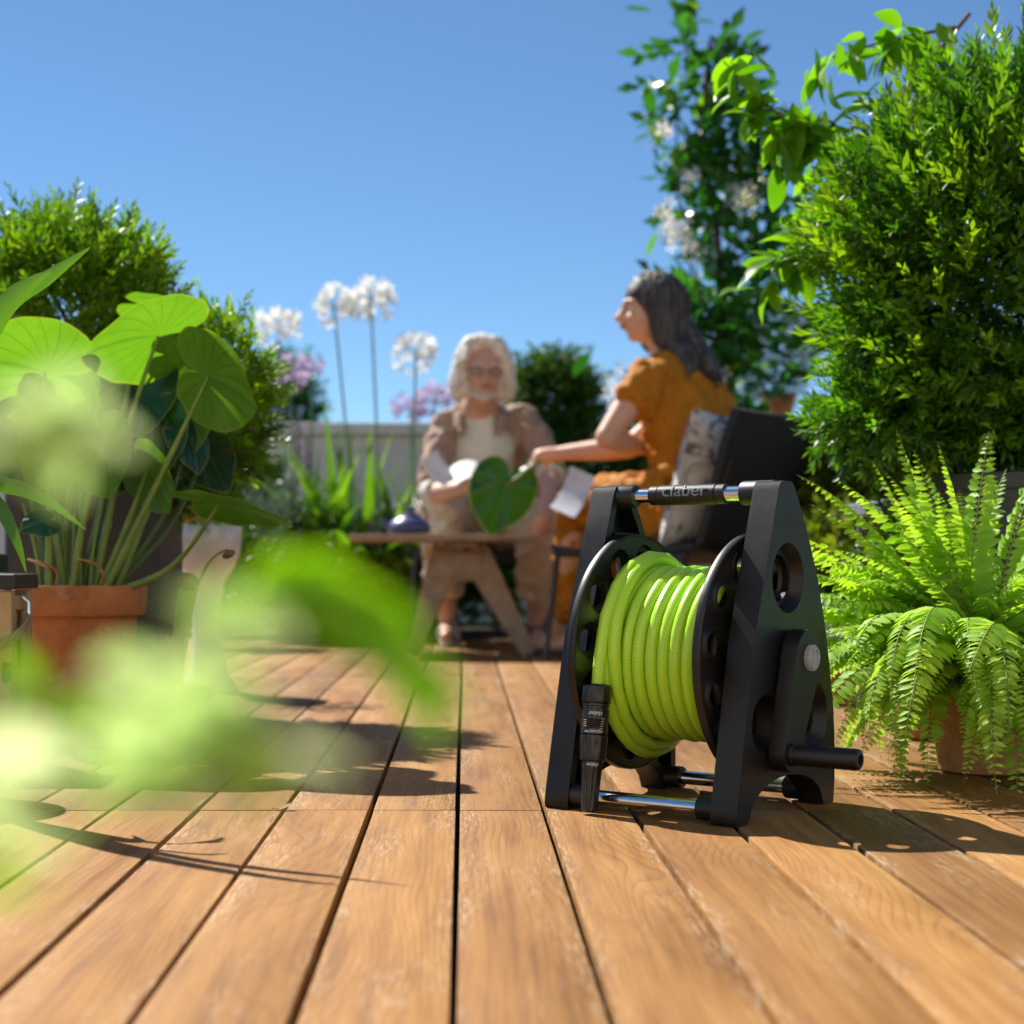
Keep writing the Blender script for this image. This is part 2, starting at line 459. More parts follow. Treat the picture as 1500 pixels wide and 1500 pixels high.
def mat_hose():
    t = NT('hose_green'); uv = t.coords()['UV']; sep = t.n('ShaderNodeSeparateXYZ'); t.t.links.new(uv, sep.inputs[0])
    u, v = sep.outputs['X'], sep.outputs['Y']      # u once round the hose, v along it in hose diameters
    zig = t.math('ABSOLUTE', t.math('SUBTRACT', t.math('FRACT', t.math('MULTIPLY', u, 8.0)), 0.5))
    par = t.math('FRACT', t.math('ADD', t.math('MULTIPLY', v, 3.9), t.math('MULTIPLY', zig, 1.7)))
    ln = t.math('SUBTRACT', 1.0, t.math('MULTIPLY', t.math('ABSOLUTE', t.math('SUBTRACT', par, 0.5)), 5.0), clamp=True)
    seam = t.math('SUBTRACT', 1.0, t.math('MULTIPLY', t.math('SUBTRACT', 0.5, zig), 14), clamp=True)
    col = t.mix(t.noise(t.coords()['Object'], 30, 2), (0.30, 0.66, 0.004), (0.37, 0.74, 0.010))
    col = t.mix(t.math('MULTIPLY', ln, 0.75), col, (0.86, 0.90, 0.24))
    col = t.mix(t.math('MULTIPLY', seam, 0.25), col, (0.12, 0.32, 0.005))
    b = t.bsdf(Base_Color=col, Roughness=0.30, Specular_IOR_Level=0.5,
               Normal=t.bump(ln, 0.22, 0.0006))
    t.done(b.outputs[0])
mat_hose()

def mat_terracotta(name, col):
    t = NT(name); c = t.coords()['Object']
    a = t.noise(c, 9, 6, 0.62); b_ = t.noise(c, 60, 4)
    base = t.ramp(t.math('ADD', t.math('MULTIPLY', a, .75), t.math('MULTIPLY', b_, .25)), [(0.32, tuple(x * .55 for x in col)), (0.5, col), (0.7, tuple(min(1, x * 1.25) for x in col))])
    salt = t.ramp(t.noise(c, 16, 6, 0.7), [(0.58, 0.0), (0.72, 1.0)])
    base = t.mix(t.math('MULTIPLY', salt, 0.55), base, (0.58, 0.42, 0.31))
    moss = t.ramp(t.noise(c, 6, 3), [(0.60, 0.0), (0.78, 1.0)])
    base = t.mix(t.math('MULTIPLY', moss, 0.4), base, (0.13, 0.10, 0.05))
    t.done(t.bsdf(Base_Color=base, Roughness=0.82, Specular_IOR_Level=0.25, Normal=t.bump(b_, 0.35, 0.002)).outputs[0])
mat_terracotta('terracotta', (0.42, 0.165, 0.065)); mat_terracotta('terracotta_pale', (0.50, 0.245, 0.13))

def mat_big_leaf(name, c0, c1, vein, trans=0.42, rough=0.38):
    t = NT(name); uv = t.coords()['UV']; sep = t.n('ShaderNodeSeparateXYZ'); t.t.links.new(uv, sep.inputs[0]); u, v = sep.outputs['X'], sep.outputs['Y']
    q = t.math('ABSOLUTE', t.math('SUBTRACT', u, 0.5))          # 0 at the tip, 0.5 at the notch
    bend = t.math('ADD', t.math('MULTIPLY', q, 18.0), t.math('MULTIPLY', v, 0.9))
    fr = t.math('ABSOLUTE', t.math('SUBTRACT', t.math('FRACT', bend), 0.5))
    ln = t.math('SUBTRACT', 1.0, t.math('DIVIDE', fr, t.math('ADD', 0.05, t.math('MULTIPLY', t.math('SUBTRACT', 1.0, v), 0.10))), clamp=True)
    mid = t.math('SUBTRACT', 1.0, t.math('MULTIPLY', q, t.math('ADD', 25.0, t.math('MULTIPLY', v, 110.0))), clamp=True)
    ln = t.math('MAXIMUM', ln, mid)
    r = t.n('ShaderNodeObjectInfo').outputs['Random']; co = t.coords()['Object']
    fac = t.math('ADD', t.math('MULTIPLY', t.noise(co, 14, 4), .6), t.math('MULTIPLY', r, .4))
    col = t.ramp(fac, [(0.25, c0), (0.8, c1)])
    col = t.mix(t.math('MULTIPLY', ln, 0.55), col, vein)
    col = t.mix(t.ramp(t.noise(co, 55, 4, .7), [(0.66, 0.0), (0.74, 0.55)]), col, (0.17, 0.13, 0.03))
    col = t.mix(t.ramp(t.noise(co, 26, 3), [(0.4, 0.0), (0.7, 0.35)]), col, c0)
    edge = t.math('MULTIPLY', t.math('SUBTRACT', v, 0.955), 25, clamp=True)
    col = t.mix(t.math('MULTIPLY', edge, 0.6), col, (0.32, 0.33, 0.05))
    wob = t.math('SINE', t.math('MULTIPLY', bend, 6.283))
    b = t.bsdf(Base_Color=col, Roughness=rough, Specular_IOR_Level=0.45, Normal=t.bump(t.math('SUBTRACT', t.math('MULTIPLY', wob, 0.3), ln), 0.5, 0.002)).outputs[0]
    tr = t.n('ShaderNodeBsdfTranslucent'); t.set(tr, 'Color', t.mix(1.0, col, (1.35, 1.55, 0.40), 'MULTIPLY'))
    m = t.n('ShaderNodeMixShader'); m.inputs[0].default_value = trans
    t.t.links.new(b, m.inputs[1]); t.t.links.new(tr.outputs[0], m.inputs[2]); t.done(m.outputs[0])
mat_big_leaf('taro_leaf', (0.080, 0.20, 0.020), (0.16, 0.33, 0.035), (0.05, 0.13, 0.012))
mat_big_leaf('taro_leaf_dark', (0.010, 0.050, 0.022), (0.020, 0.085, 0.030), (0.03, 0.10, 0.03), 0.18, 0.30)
mat_big_leaf('held_leaf', (0.010, 0.075, 0.005), (0.020, 0.115, 0.008), (0.035, 0.15, 0.012), 0.10, 0.30)

def mat_black_plastic():
    t = NT('black_plastic'); c = t.coords()['Object']
    dust = t.ramp(t.noise(c, 7, 6, .7), [(0.45, 0.0), (0.75, 1.0)]); scr = t.ramp(t.noise(t.mapping(c, (30, 220, 26)), 1.0, 3, .6), [(0.66, 0.0), (0.72, 1.0)])
    col = t.mix(t.math('MULTIPLY', dust, .22), (0.0070, 0.0071, 0.0077), (0.060, 0.056, 0.050))
    col = t.mix(t.math('MULTIPLY', t.math('MULTIPLY', scr, dust), .35), col, (0.07, 0.07, 0.07))
    t.done(t.bsdf(Base_Color=col, Roughness=t.ramp(dust, [(0, .36), (1, .52)]), Specular_IOR_Level=0.38, Normal=t.bump(t.noise(c, 1400, 3), .30, .0004)).outputs[0])
mat_black_plastic()
plain('black_gloss', (0.012, 0.012, 0.013), 0.24, vary=0.1)
plain('black_soft', (0.008, 0.008, 0.009), 0.44, vary=0.1, bump=0.15, bscale=900, bdist=0.0003)
plain('letter_highlight', (0.22, 0.225, 0.235), 0.30, vary=0.05)  # grip letters are black too; the lighter grey stands in for their highlights
plain('letter_white', (0.66, 0.67, 0.68), 0.5, vary=0.05)
plain('chrome', (0.78, 0.79, 0.80), 0.16, metal=1.0, vary=0.06, vscale=40, bump=0.02, bscale=300)
plain('knob_grey', (0.34, 0.39, 0.43), 0.42, vary=0.05)
plain('soil', (0.045, 0.030, 0.020), 0.95, vary=0.5, vscale=25, bump=0.9, bscale=60, bdist=0.02)
plain('under_deck', (0.012, 0.010, 0.009), 0.9, vary=0.2)
plain('wall_render', (0.90, 0.83, 0.75), 0.85, vary=0.06, vscale=3, bump=0.2, bscale=60)
plain('table_wood', (0.30, 0.215, 0.145), 0.6, vary=0.30, vscale=14, bump=0.15, bscale=40)
plain('lantern_wood', (0.50, 0.345, 0.18), 0.6, vary=0.20, vscale=18)
plain('dark_metal', (0.030, 0.033, 0.038), 0.42, metal=0.3, vary=0.15)
plain('grey_planter', (0.050, 0.054, 0.060), 0.55, vary=0.12, bump=0.1, bscale=200)
plain('brown_planter', (0.040, 0.033, 0.031), 0.55, vary=0.15, vscale=30, bump=0.15, bscale=120)
plain('bench_metal', (0.20, 0.225, 0.26), 0.38, metal=0.2, vary=0.1)
plain('white_glaze', (0.66, 0.67, 0.70), 0.16, vary=0.04, coat=0.4)
plain('teapot_blue', (0.060, 0.070, 0.20), 0.38, vary=0.15, bump=0.25, bscale=120)
plain('rope', (0.36, 0.26, 0.15), 0.9, vary=0.25, vscale=200, bump=0.6, bscale=500)
plain('bark', (0.13, 0.085, 0.055), 0.9, vary=0.35, vscale=30, bump=0.7, bscale=50, bdist=0.01)
plain('bark_red', (0.42, 0.19, 0.085), 0.75, vary=0.3, vscale=10, bump=0.3, bscale=30, bdist=0.01)
plain('stem_green', (0.16, 0.25, 0.045), 0.45, vary=0.2)
plain('stem_dark', (0.055, 0.115, 0.025), 0.45, vary=0.2)
plain('stem_grey', (0.14, 0.24, 0.13), 0.5, vary=0.2)
plain('rachis', (0.22, 0.24, 0.05), 0.5, vary=0.2)
plain('dry_leaf', (0.30, 0.16, 0.07), 0.8, vary=0.35, vscale=40)
plain('pitcher', (0.16, 0.10, 0.035), 0.45, vary=0.45, vscale=45)
plain('skin_woman', (0.66, 0.385, 0.27), 0.48, vary=0.07, vscale=12, spec=0.35)
plain('skin_man', (0.66, 0.38, 0.275), 0.5, vary=0.09, vscale=14, spec=0.35)
plain('lips', (0.42, 0.13, 0.11), 0.4, vary=0.05)
plain('eye_white', (0.7, 0.7, 0.7), 0.2, vary=0.02)
plain('eye_dark', (0.02, 0.015, 0.012), 0.15, vary=0.02)
plain('dress', (0.46, 0.175, 0.012), 0.75, vary=0.14, vscale=9, bump=0.35, bscale=26, bdist=0.012, spec=0.2)
plain('shirt_brown', (0.40, 0.285, 0.22), 0.85, vary=0.10, vscale=8, bump=0.4, bscale=24, bdist=0.012, spec=0.15)
plain('tee_cream', (0.72, 0.74, 0.64), 0.85, vary=0.06, vscale=8, bump=0.25, bscale=22, bdist=0.01, spec=0.15)
plain('trousers', (0.66, 0.55, 0.41), 0.85, vary=0.10, vscale=8, bump=0.4, bscale=18, bdist=0.012, spec=0.15)
plain('beard', (0.60, 0.55, 0.50), 0.7, vary=0.2, vscale=90)
plain('bounce_render', (0.76, 0.70, 0.61), 0.9, vary=0.06, vscale=3)  # render of the added facade; its tone sets the strength of the fill
plain('cuff', (0.68, 0.64, 0.58), 0.85, vary=0.05)
plain('sandal', (0.03, 0.024, 0.022), 0.5, vary=0.2)
plain('sandal_pale', (0.55, 0.52, 0.46), 0.6, vary=0.1)
plain('paper', (0.72, 0.72, 0.72), 0.7, vary=0.05)
plain('paper_print', (0.62, 0.66, 0.74), 0.6, vary=0.12, vscale=26)
plain('wicker', (0.010, 0.010, 0.011), 0.6, vary=0.3, vscale=60, bump=0.5, bscale=120, bdist=0.004)
plain('violet_spike', (0.20, 0.12, 0.24), 0.7, vary=0.35, vscale=50)
plain('yellow_green_flower', (0.62, 0.66, 0.30), 0.6, vary=0.15)

def mat_hair_dark():
    t = NT('hair_white'); c = t.coords()['Object']
    n = t.noise(t.mapping(c, (95, 95, 10)), 1.0, 4)
    t.done(t.bsdf(Base_Color=t.ramp(n, [(0.32, (0.66, 0.63, 0.58)), (0.55, (0.84, 0.82, 0.77)), (0.72, (0.90, 0.89, 0.86))]), Roughness=0.5, Normal=t.bump(n, 0.6, 0.008)).outputs[0])
    t = NT('hair_grey'); c = t.coords()['Object']
    n = t.noise(t.mapping(c, (85, 85, 4)), 1.0, 4)
    t.done(t.bsdf(Base_Color=t.ramp(n, [(0.35, (0.020, 0.018, 0.019)), (0.55, (0.065, 0.058, 0.056)), (0.72, (0.20, 0.185, 0.175))]), Roughness=0.58, Specular_IOR_Level=0.3, Normal=t.bump(n, 0.4, 0.004)).outputs[0])
mat_hair_dark()
def mat_pillow():
    t = NT('pillow_cloth'); c = t.coords()['Object']
    n = t.noise(c, 16, 3, 0.6, 1.5)
    t.done(t.bsdf(Base_Color=t.ramp(n, [(0.40, (0.16, 0.165, 0.18)), (0.47, (0.55, 0.55, 0.53)), (0.62, (0.68, 0.68, 0.65))]), Roughness=0.9, Specular_IOR_Level=0.1, Normal=t.bump(t.noise(c, 300, 2), 0.3, 0.002)).outputs[0])
mat_pillow()
def mat_glass():
    t = NT('lantern_glass'); g = t.n('ShaderNodeBsdfGlass'); g.inputs['Roughness'].default_value = 0.02; g.inputs['IOR'].default_value = 1.1
    t.done(g.outputs[0])
mat_glass()

leafmat('box_leaf', (0.018, 0.074, 0.007), (0.145, 0.33, 0.018), 0.38, 0.38, tcol=(1.4, 1.6, .4), ends=(0.1, 1.0))
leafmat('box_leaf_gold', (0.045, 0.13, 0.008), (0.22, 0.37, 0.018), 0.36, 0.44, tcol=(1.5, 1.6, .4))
leafmat('fern_leaf', (0.22, 0.45, 0.030), (0.40, 0.64, 0.085), 0.52, 0.48, tcol=(1.5, 1.35, 0.5))
leafmat('vine_leaf', (0.016, 0.080, 0.016), (0.055, 0.20, 0.028), 0.32, 0.36, tcol=(1.3, 1.6, .5))
leafmat('vine_leaf_bright', (0.075, 0.22, 0.010), (0.20, 0.40, 0.020), 0.4, 0.5, tcol=(1.5, 1.6, .4))
leafmat('strap_leaf', (0.045, 0.16, 0.010), (0.16, 0.34, 0.022), 0.38, 0.42)
leafmat('strap_leaf_near', (0.045, 0.15, 0.016), (0.10, 0.26, 0.030), 0.36, 0.35)
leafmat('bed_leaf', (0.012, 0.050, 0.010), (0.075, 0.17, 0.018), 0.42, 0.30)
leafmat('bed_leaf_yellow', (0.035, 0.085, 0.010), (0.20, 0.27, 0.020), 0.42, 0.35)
leafmat('grey_leaf', (0.060, 0.11, 0.075), (0.18, 0.26, 0.19), 0.5, 0.25, tcol=(1.2, 1.3, 1.0))
leafmat('blue_grass', (0.11, 0.17, 0.16), (0.25, 0.34, 0.33), 0.55, 0.2, tcol=(1, 1.1, 1.0))
leafmat('variegated_leaf', (0.34, 0.56, 0.12), (0.84, 0.92, 0.68), 0.5, 0.52, tcol=(1.06, 1.08, 0.76))
leafmat('lime_leaf', (0.20, 0.46, 0.012), (0.32, 0.58, 0.025), 0.45, 0.50, tcol=(1.3, 1.3, 0.4))

def heart_mesh(name, mat, L, droop=0.25, cup=0.25, ripple=0.012, seed=0, asym=0.0):
    """heart-shaped leaf blade, stalk at the origin, tip along +y; uv = (angle, share of the radius)"""
    g = np.random.default_rng(seed); NA, NR = 88, 9
    fc = [0, 8, 22, 45, 70, 95, 120, 142, 157, 168, 176, 180]
    rc = [1.0, .93, .82, .73, .68, .66, .66, .62, .54, .42, .24, .17]
    vs, uv, fs = [], [], []
    ph0 = g.uniform(0, 6.28)
    for i in range(NR + 1):
        q = i / NR
        for k in range(NA + 1):
            ph = -180 + 360 * k / NA; r = np.interp(abs(ph), fc, rc) * L * q
            a = math.radians(ph); x, y = r * math.sin(a), r * math.cos(a)
            x *= 1 + asym * (1 if x > 0 else -1)
            z = -cup * x * x / L - droop * max(0, y) ** 2 / L - 0.35 * droop * min(0, y) ** 2 / L + abs(x) * 0.10
            z += ripple * L * q ** 3 * math.sin(ph * math.pi / 180 * 9 + ph0) + .6 * ripple * L * q ** 2 * math.sin(ph * math.pi / 180 * 4 + 2 * ph0)
            vs.append((x, y, z)); uv.append((k / NA, q))
    for i in range(NR):
        for k in range(NA):
            a = i * (NA + 1) + k; fs.append((a, a + 1, a + NA + 2, a + NA + 1))
    me = bpy.data.meshes.new(name); me.from_pydata(vs, [], fs)
    ul = me.uv_layers.new(name='UVMap'); li = np.empty(len(me.loops), dtype=np.int32); me.loops.foreach_get('vertex_index', li)
    ul.data.foreach_set('uv', np.asarray(uv, dtype=np.float32)[li].ravel())
    for p in me.polygons: p.use_smooth = True
    me.materials.append(MAT[mat]); return me


leafmat('white_petal', (0.84, 0.84, 0.80), (0.90, 0.90, 0.87), 0.6, 0.45, tcol=(1, 1, 1))
leafmat('purple_petal', (0.48, 0.34, 0.58), (0.68, 0.55, 0.74), 0.6, 0.45, tcol=(1, 1, 1))

# ================================================================== the setting
def slab(name, x0, x1, y0, y1, z0, z1, mat):
    m = MB(); m.box(((x0 + x1) / 2, (y0 + y1) / 2, (z0 + z1) / 2), (x1 - x0, y1 - y0, z1 - z0))
    return props(m.build(name, mat), kind='structure')
gm = MB(); gm.add([(-400, -400, -0.12), (400, -400, -0.12), (400, 900, -0.12), (-400, 900, -0.12)], [(0, 1, 2, 3)])
props(gm.build('ground', 'soil'), kind='structure')
deck = slab('deck', -2.4, 2.8, -0.4, 7.02, -0.075, -0.035, 'under_deck')
PITCH = 0.1126; GX0 = -0.0076
def board_mesh(L, seed):
    bm = bmesh.new(); bmesh.ops.create_cube(bm, size=1.0)
    bmesh.ops.scale(bm, vec=(PITCH - 0.0062, L, 0.022), verts=bm.verts[:])
    bmesh.ops.bevel(bm, geom=[e for e in bm.edges], offset=0.0026, segments=2, affect='EDGES', profile=0.6)
    me = bpy.data.meshes.new('board'); bm.to_mesh(me); bm.free(); me.materials.append(MAT['deck_wood'])
    for p in me.polygons: p.use_smooth = True
    me.set_sharp_from_angle(angle=R(50)); return me
JOINTS = [-0.35, 2.137, 4.62, 7.0]
bmeshes = [board_mesh(JOINTS[i + 1] - JOINTS[i] - 0.0024, i) for i in range(3)]
for k in range(-20, 24):
    for i in range(3):
        o = bpy.data.objects.new('board', bmeshes[i]); COL.objects.link(o); o.parent = deck
        o.location = (GX0 + (k + 0.5) * PITCH + rng.uniform(-.0006, .0006), (JOINTS[i] + JOINTS[i + 1]) / 2 + rng.uniform(-.0005, .0005), -0.011 + rng.uniform(-.0009, .0004))
        o.rotation_euler = (0, rng.uniform(-.003, .003), 0)
bed = slab('planting_bed', -6, 6, 7.03, 8.4, -0.11, 0.02, 'soil')
slab('side_bed', 0.98, 6, 4.1, 7.02, 0.004, 0.06, 'soil')

# unseen building front added behind the camera to bounce sunlight into the shade
hf = MB(); hf.box((0.4, -1.95, 2.6), (13, 0.30, 5.6)); bounce_front = props(hf.build('bounce_facade', 'bounce_render', None, 0), kind='structure')
for (hx, hz, hw, hh) in [(-2.6, 1.15, 1.1, 2.2), (1.2, 1.45, 1.5, 1.3), (4.0, 1.45, 1.3, 1.3), (-2.6, 4.0, 1.2, 1.2), (1.2, 4.0, 1.2, 1.2), (4.0, 4.0, 1.2, 1.2)]:
    q = MB(); q.box((hx, -1.79, hz), (hw, 0.05, hh)); q.build('added_window', 'dark_metal', bounce_front, 0)  # openings made up for the added facade, unseen as well

wall = thing('parapet_wall', (0, 8.42, 0), 'low cream rendered parapet wall behind the flower bed', 'wall')
m = MB(); m.box((0, 8.52, 0.43), (14, 0.20, 1.08)); m.build('wall_face', 'wall_render', wall, 0)
for k in range(10):
    m = MB(); m.box((-6.3 + 1.4 * k, 8.52, 1.005), (1.392, 0.27, 0.062)); m.build('coping', 'wall_render', wall, 0, bevel=0.006)

# ================================================================== the hose reel
RW = (0.3065, 2.192, 0.0); RTH = R(-37)
reel = thing('hose_reel', RW, 'black plastic hose reel with triangular sides, crank and steel bars on the deck', 'hose reel', rotz=RTH)
RM = world_of(reel)
AX_Z = 0.200
rear = [(0.130, 0.0), (0.134, 0.03), (0.1335, 0.09), (0.1285, 0.135), (0.118, 0.183), (0.103, 0.240), (0.083, 0.295), (0.062, 0.338), (0.039, 0.379), (0.012, 0.4185), (0.004, 0.4245)]
front = [(-0.020, 0.4250), (-0.028, 0.4225), (-0.0335, 0.414), (-0.066, 0.320), (-0.0994, 0.224), (-0.1225, 0.124), (-0.1445, 0.024), (-0.1475, 0.006), (-0.1450, 0.0)]
arch = [(-0.118, 0.0)] + [(-0.008 + 0.104 * math.cos(a), 0.004 + 0.046 * math.sin(a)) for a in [R(174 - 12 * i) for i in range(15)]] + [(0.099, 0.0)]
outline = rear + front + arch
def circ(c, r, n=40): return [(c[0] + r * math.cos(2 * math.pi * i / n), c[1] + r * math.sin(2 * math.pi * i / n)) for i in range(n)]
def inset(poly, d):
    n = len(poly); out = []
    for i in range(n):
        a, b, c = Vector(poly[i - 1]), Vector(poly[i]), Vector(poly[(i + 1) % n])
        e1 = (b - a).normalized(); e2 = (c - b).normalized()
        n1 = Vector((-e1.y, e1.x)); n2 = Vector((-e2.y, e2.x)); q = (n1 + n2)
        q = q.normalized() / max(0.75, math.sqrt((1 + n1.dot(n2)) / 2)) if q.length > 1e-6 else n1
        out.append(tuple(b + q * d))
    return out
HOLES = [((-0.006, 0.301), 0.045, 0.027), ((-0.0694, 0.119), 0.037, 0.030), ((0.062, 0.119), 0.049, 0.028)]
def side_panel(s):
    """shell with a deep rim; s = +1 the near side, -1 the far side"""
    f = lambda u, v, w: (s * w, u, v)
    X0, X1, X2 = 0.140, 0.125, 0.104      # outer face, inner face of the web, lip of the rim
    ins = inset(outline, 0.013)
    ho = [circ(c, r1) for c, r1, r2 in HOLES]; hi = [circ(c, r2) for c, r1, r2 in HOLES]; hc_ = [circ(c, r2 + .003) for c, r1, r2 in HOLES]
    m = MB()
    n = len(outline)
    def face(loops, w, flip):
        flat = [p for l in loops for p in l]
        tr = tessellate_polygon([[Vector((*p, 0)) for p in l] for l in loops])
        b = m.add([f(*p, w) for p in flat], [tuple(reversed(t)) if flip else tuple(t) for t in tr]); return b
    def wallr(la, wa, lb, wb):
        k = len(la); b = m.add([f(*p, wa) for p in la] + [f(*p, wb) for p in lb], [(i, (i + 1) % k, k + (i + 1) % k, k + i) for i in range(k)])
    face([outline] + ho, X0, False)
    wallr(outline, X0, outline, X2); wallr(outline, X2, ins, X2); wallr(ins, X2, ins, X1)
    face([ins] + hc_, X1, True)
    for a, b, c3 in zip(ho, hi, hc_): wallr(a, X0, b, 0.112); wallr(b, 0.112, c3, 0.112); wallr(c3, 0.112, c3, X1)
    me = bpy.data.meshes.new('side_panel'); me.from_pydata(m.v, [], m.f)
    bm = bmesh.new(); bm.from_mesh(me); bmesh.ops.remove_doubles(bm, verts=bm.verts[:], dist=1e-5); bmesh.ops.recalc_face_normals(bm, faces=bm.faces[:])
    bm.to_mesh(me); bm.free()
    for p in me.polygons: p.use_smooth = True
    me.set_sharp_from_angle(angle=R(38))
    o = link_mesh('side_panel', me, 'black_plastic', reel)
    b = o.modifiers.new('bevel', 'BEVEL'); b.width = 0.0035; b.segments = 3; b.limit_method = 'ANGLE'; b.angle_limit = R(38); b.harden_normals = True
    # stiffening ribs and the axle boss on the inside
    for (u0, v0, u1, v1) in [(-0.058, 0.30, -0.095, 0.20), (0.045, 0.345, 0.085, 0.25), (-0.03, 0.36, 0.02, 0.36), (-0.10, 0.05, 0.09, 0.05)]:
        r = MB(); r.bar(f(u0, v0, 0.1145), f(u1, v1, 0.1145), 0.003, 0.020, up=(1, 0, 0)); r.build('rib', 'black_plastic', o, 0, world=False)
    bs = MB(); bs.lathe([(0.034, 0), (0.034, 0.026), (0.028, 0.028)], 32, M=Matrix.Rotation(R(-90 * s), 4, 'Y') , c=(s * 0.1255, 0, AX_Z)); bs.build('axle_boss', 'black_plastic', o, 35, world=False)
    return o
near_panel = side_panel(1); far_panel = side_panel(-1)

def flange(s):
    """s=+1 near flange, -1 far flange: plate with twelve funnel holes"""
    RF, W0, T = 0.160, 0.0865, 0.005
    f = lambda u, v, w: (s * w, u, AX_Z + v)
    m = MB(); N = 108
    ring = [(0.1225 * math.cos(R(30 * i + 21)), 0.1225 * math.sin(R(30 * i + 21))) for i in range(12)]
    oc = circ((0, 0), RF - 0.004, N)
    def face(loops, w):
        tr = tessellate_polygon([[Vector((*p, 0)) for p in l] for l in loops]); m.add([f(*p, w) for l in loops for p in l], [tuple(t) for t in tr])
    def wallr(la, wa, lb, wb):
        k = len(la); m.add([f(*p, wa) for p in la] + [f(*p, wb) for p in lb], [(i, (i + 1) % k, k + (i + 1) % k, k + i) for i in range(k)])
    face([oc] + [circ(c, 0.0245, 24) for c in ring], W0)
    face([oc] + [circ(c, 0.0205, 24) for c in ring], W0 + T)
    for c in ring:
        a = circ(c, 0.0245, 24); prev, pw = a, W0
        for q in range(1, 6):       # a rounded cup down to the hole
            t = q / 5; rr = 0.0245 - (0.0245 - 0.0145) * (1 - math.cos(t * math.pi / 2)) ** 0.9; ww = W0 + 0.0078 * math.sin(t * math.pi / 2)
            b = circ(c, rr, 24); wallr(prev, pw, b, ww); prev, pw = b, ww
        wallr(prev, pw, circ(c, 0.0165, 24), W0 + 0.0078)
        wallr(circ(c, 0.0165, 24), W0 + 0.0078, circ(c, 0.0205, 24), W0 + T)
    # rolled rim
    prof = [(RF - 0.004, W0), (RF - 0.003, W0 - 0.0015), (RF - 0.0008, W0 - 0.001), (RF, W0 + 0.001), (RF, W0 + 0.0085), (RF - 0.001, W0 + 0.010), (RF - 0.003, W0 + 0.010), (RF - 0.004, W0 + 0.0088), (RF - 0.004, W0 + T)]
    for i in range(len(prof) - 1):
        wallr(circ((0, 0), prof[i][0], N), prof[i][1], circ((0, 0), prof[i + 1][0], N), prof[i + 1][1])
    me = bpy.data.meshes.new('flange'); me.from_pydata(m.v, [], m.f)
    bm = bmesh.new(); bm.from_mesh(me); bmesh.ops.remove_doubles(bm, verts=bm.verts[:], dist=1e-5); bmesh.ops.recalc_face_normals(bm, faces=bm.faces[:]); bm.to_mesh(me); bm.free()
    for p in me.polygons: p.use_smooth = True
    me.set_sharp_from_angle(angle=R(50))
    return link_mesh('flange', me, 'black_plastic', reel)
flange(1); flange(-1)
MX = Matrix.Rotation(R(90), 4, 'Y')
m = MB(); m.lathe([(0.099, -0.086), (0.099, 0.086)], 48, c=(0, 0, AX_Z), M=MX); m.build('drum', 'black_soft', reel, 35, world=False)
m = MB(); m.lathe([(0.012, -0.15), (0.012, 0.15)], 24, c=(0, 0, AX_Z), M=MX); m.build('axle', 'black_soft', reel, 35, world=False)

def cross_bar(ly, z, name, r=0.0095, inner=0.078):
    m = MB(); m.lathe([(r, -0.112), (r, 0.112)], 28, c=(0, ly, z), M=MX); b = m.build(name, 'chrome', reel, 35, world=False)
    for s in (-1, 1):
        q = MB(); prof = [(r + .0052, 0.080), (r + .0060, 0.082), (r + .0064, 0.125), (r + .003, 0.1275)]
        q.lathe([(a, s * w) for a, w in prof], 28, c=(0, ly, z), M=MX); q.build('socket', 'black_soft', b, 35, world=False)
    return b
cross_bar(-0.128, 0.0172, 'front_bar'); cross_bar(0.112, 0.0172, 'rear_bar')
HB = (-0.0135, 0.4105)
hb = cross_bar(HB[0], HB[1], 'handle_bar', r=0.0098)
gr = 0.0131
m = MB(); m.lathe([(0.0102, -0.056), (gr, -0.0555), (gr, -0.044), (gr - .0006, -0.0436), (gr - .0006, -0.0424), (gr + .0005, -0.042), (gr + .0005, 0.042), (gr - .0006, 0.0424), (gr - .0006, 0.0436), (gr, 0.044), (gr, 0.0555), (0.0102, 0.056)], 40, c=(0, *HB), M=MX)
grip = m.build('grip', 'black_soft', hb, 30, world=False)
def on_bar2(u, v, w):
    a = R(22) + v / gr; r = gr + 0.0006 + w
    return (u * 1.22, HB[0] - r * math.cos(a), HB[1] + r * math.sin(a))
text_mesh('claber', 0.0225, on_bar2, 'lettering', 'letter_highlight', grip, 0.0009)

# crank
fx = lambda u, v, w: (w, u, v)
A0, A1 = Vector((0.0, AX_Z)), Vector((-0.049, 0.0813)); r0, r1 = 0.036, 0.0225
d = (A1 - A0); L = d.length; ang = math.atan2(d.y, d.x); off = math.acos((r0 - r1) / L)
arm = []
for i in range(25):
    a = ang + off + (2 * math.pi - 2 * off) * i / 24; arm.append((A0.x + r0 * math.cos(a), A0.y + r0 * math.sin(a)))
for i in range(17):
    a = ang - off + 2 * off * i / 16; arm.append((A1.x + r1 * math.cos(a), A1.y + r1 * math.sin(a)))
m = MB(); m.prism(arm, fx, 0.1445, 0.1665); crank = m.build('crank_arm', 'black_soft', reel, 40, world=False, bevel=0.005, bseg=3)
m = MB(); m.lathe([(0.024, 0.1385), (0.024, 0.146)], 32, c=(0, 0, AX_Z), M=MX); m.build('crank_hub', 'black_soft', crank, 35, world=False)
hp = [(0.0148, 0.166), (0.0148, 0.170), (0.0132, 0.171), (0.0134, 0.250), (0.0126, 0.2545), (0.0105, 0.2560), (0.0062, 0.2562), (0.0058, 0.250), (0.0010, 0.2495)]
m = MB(); m.lathe(hp, 36, c=(0, A1.x, A1.y), M=MX); m.build('crank_handle', 'black_soft', crank, 40, world=False)
gear = []
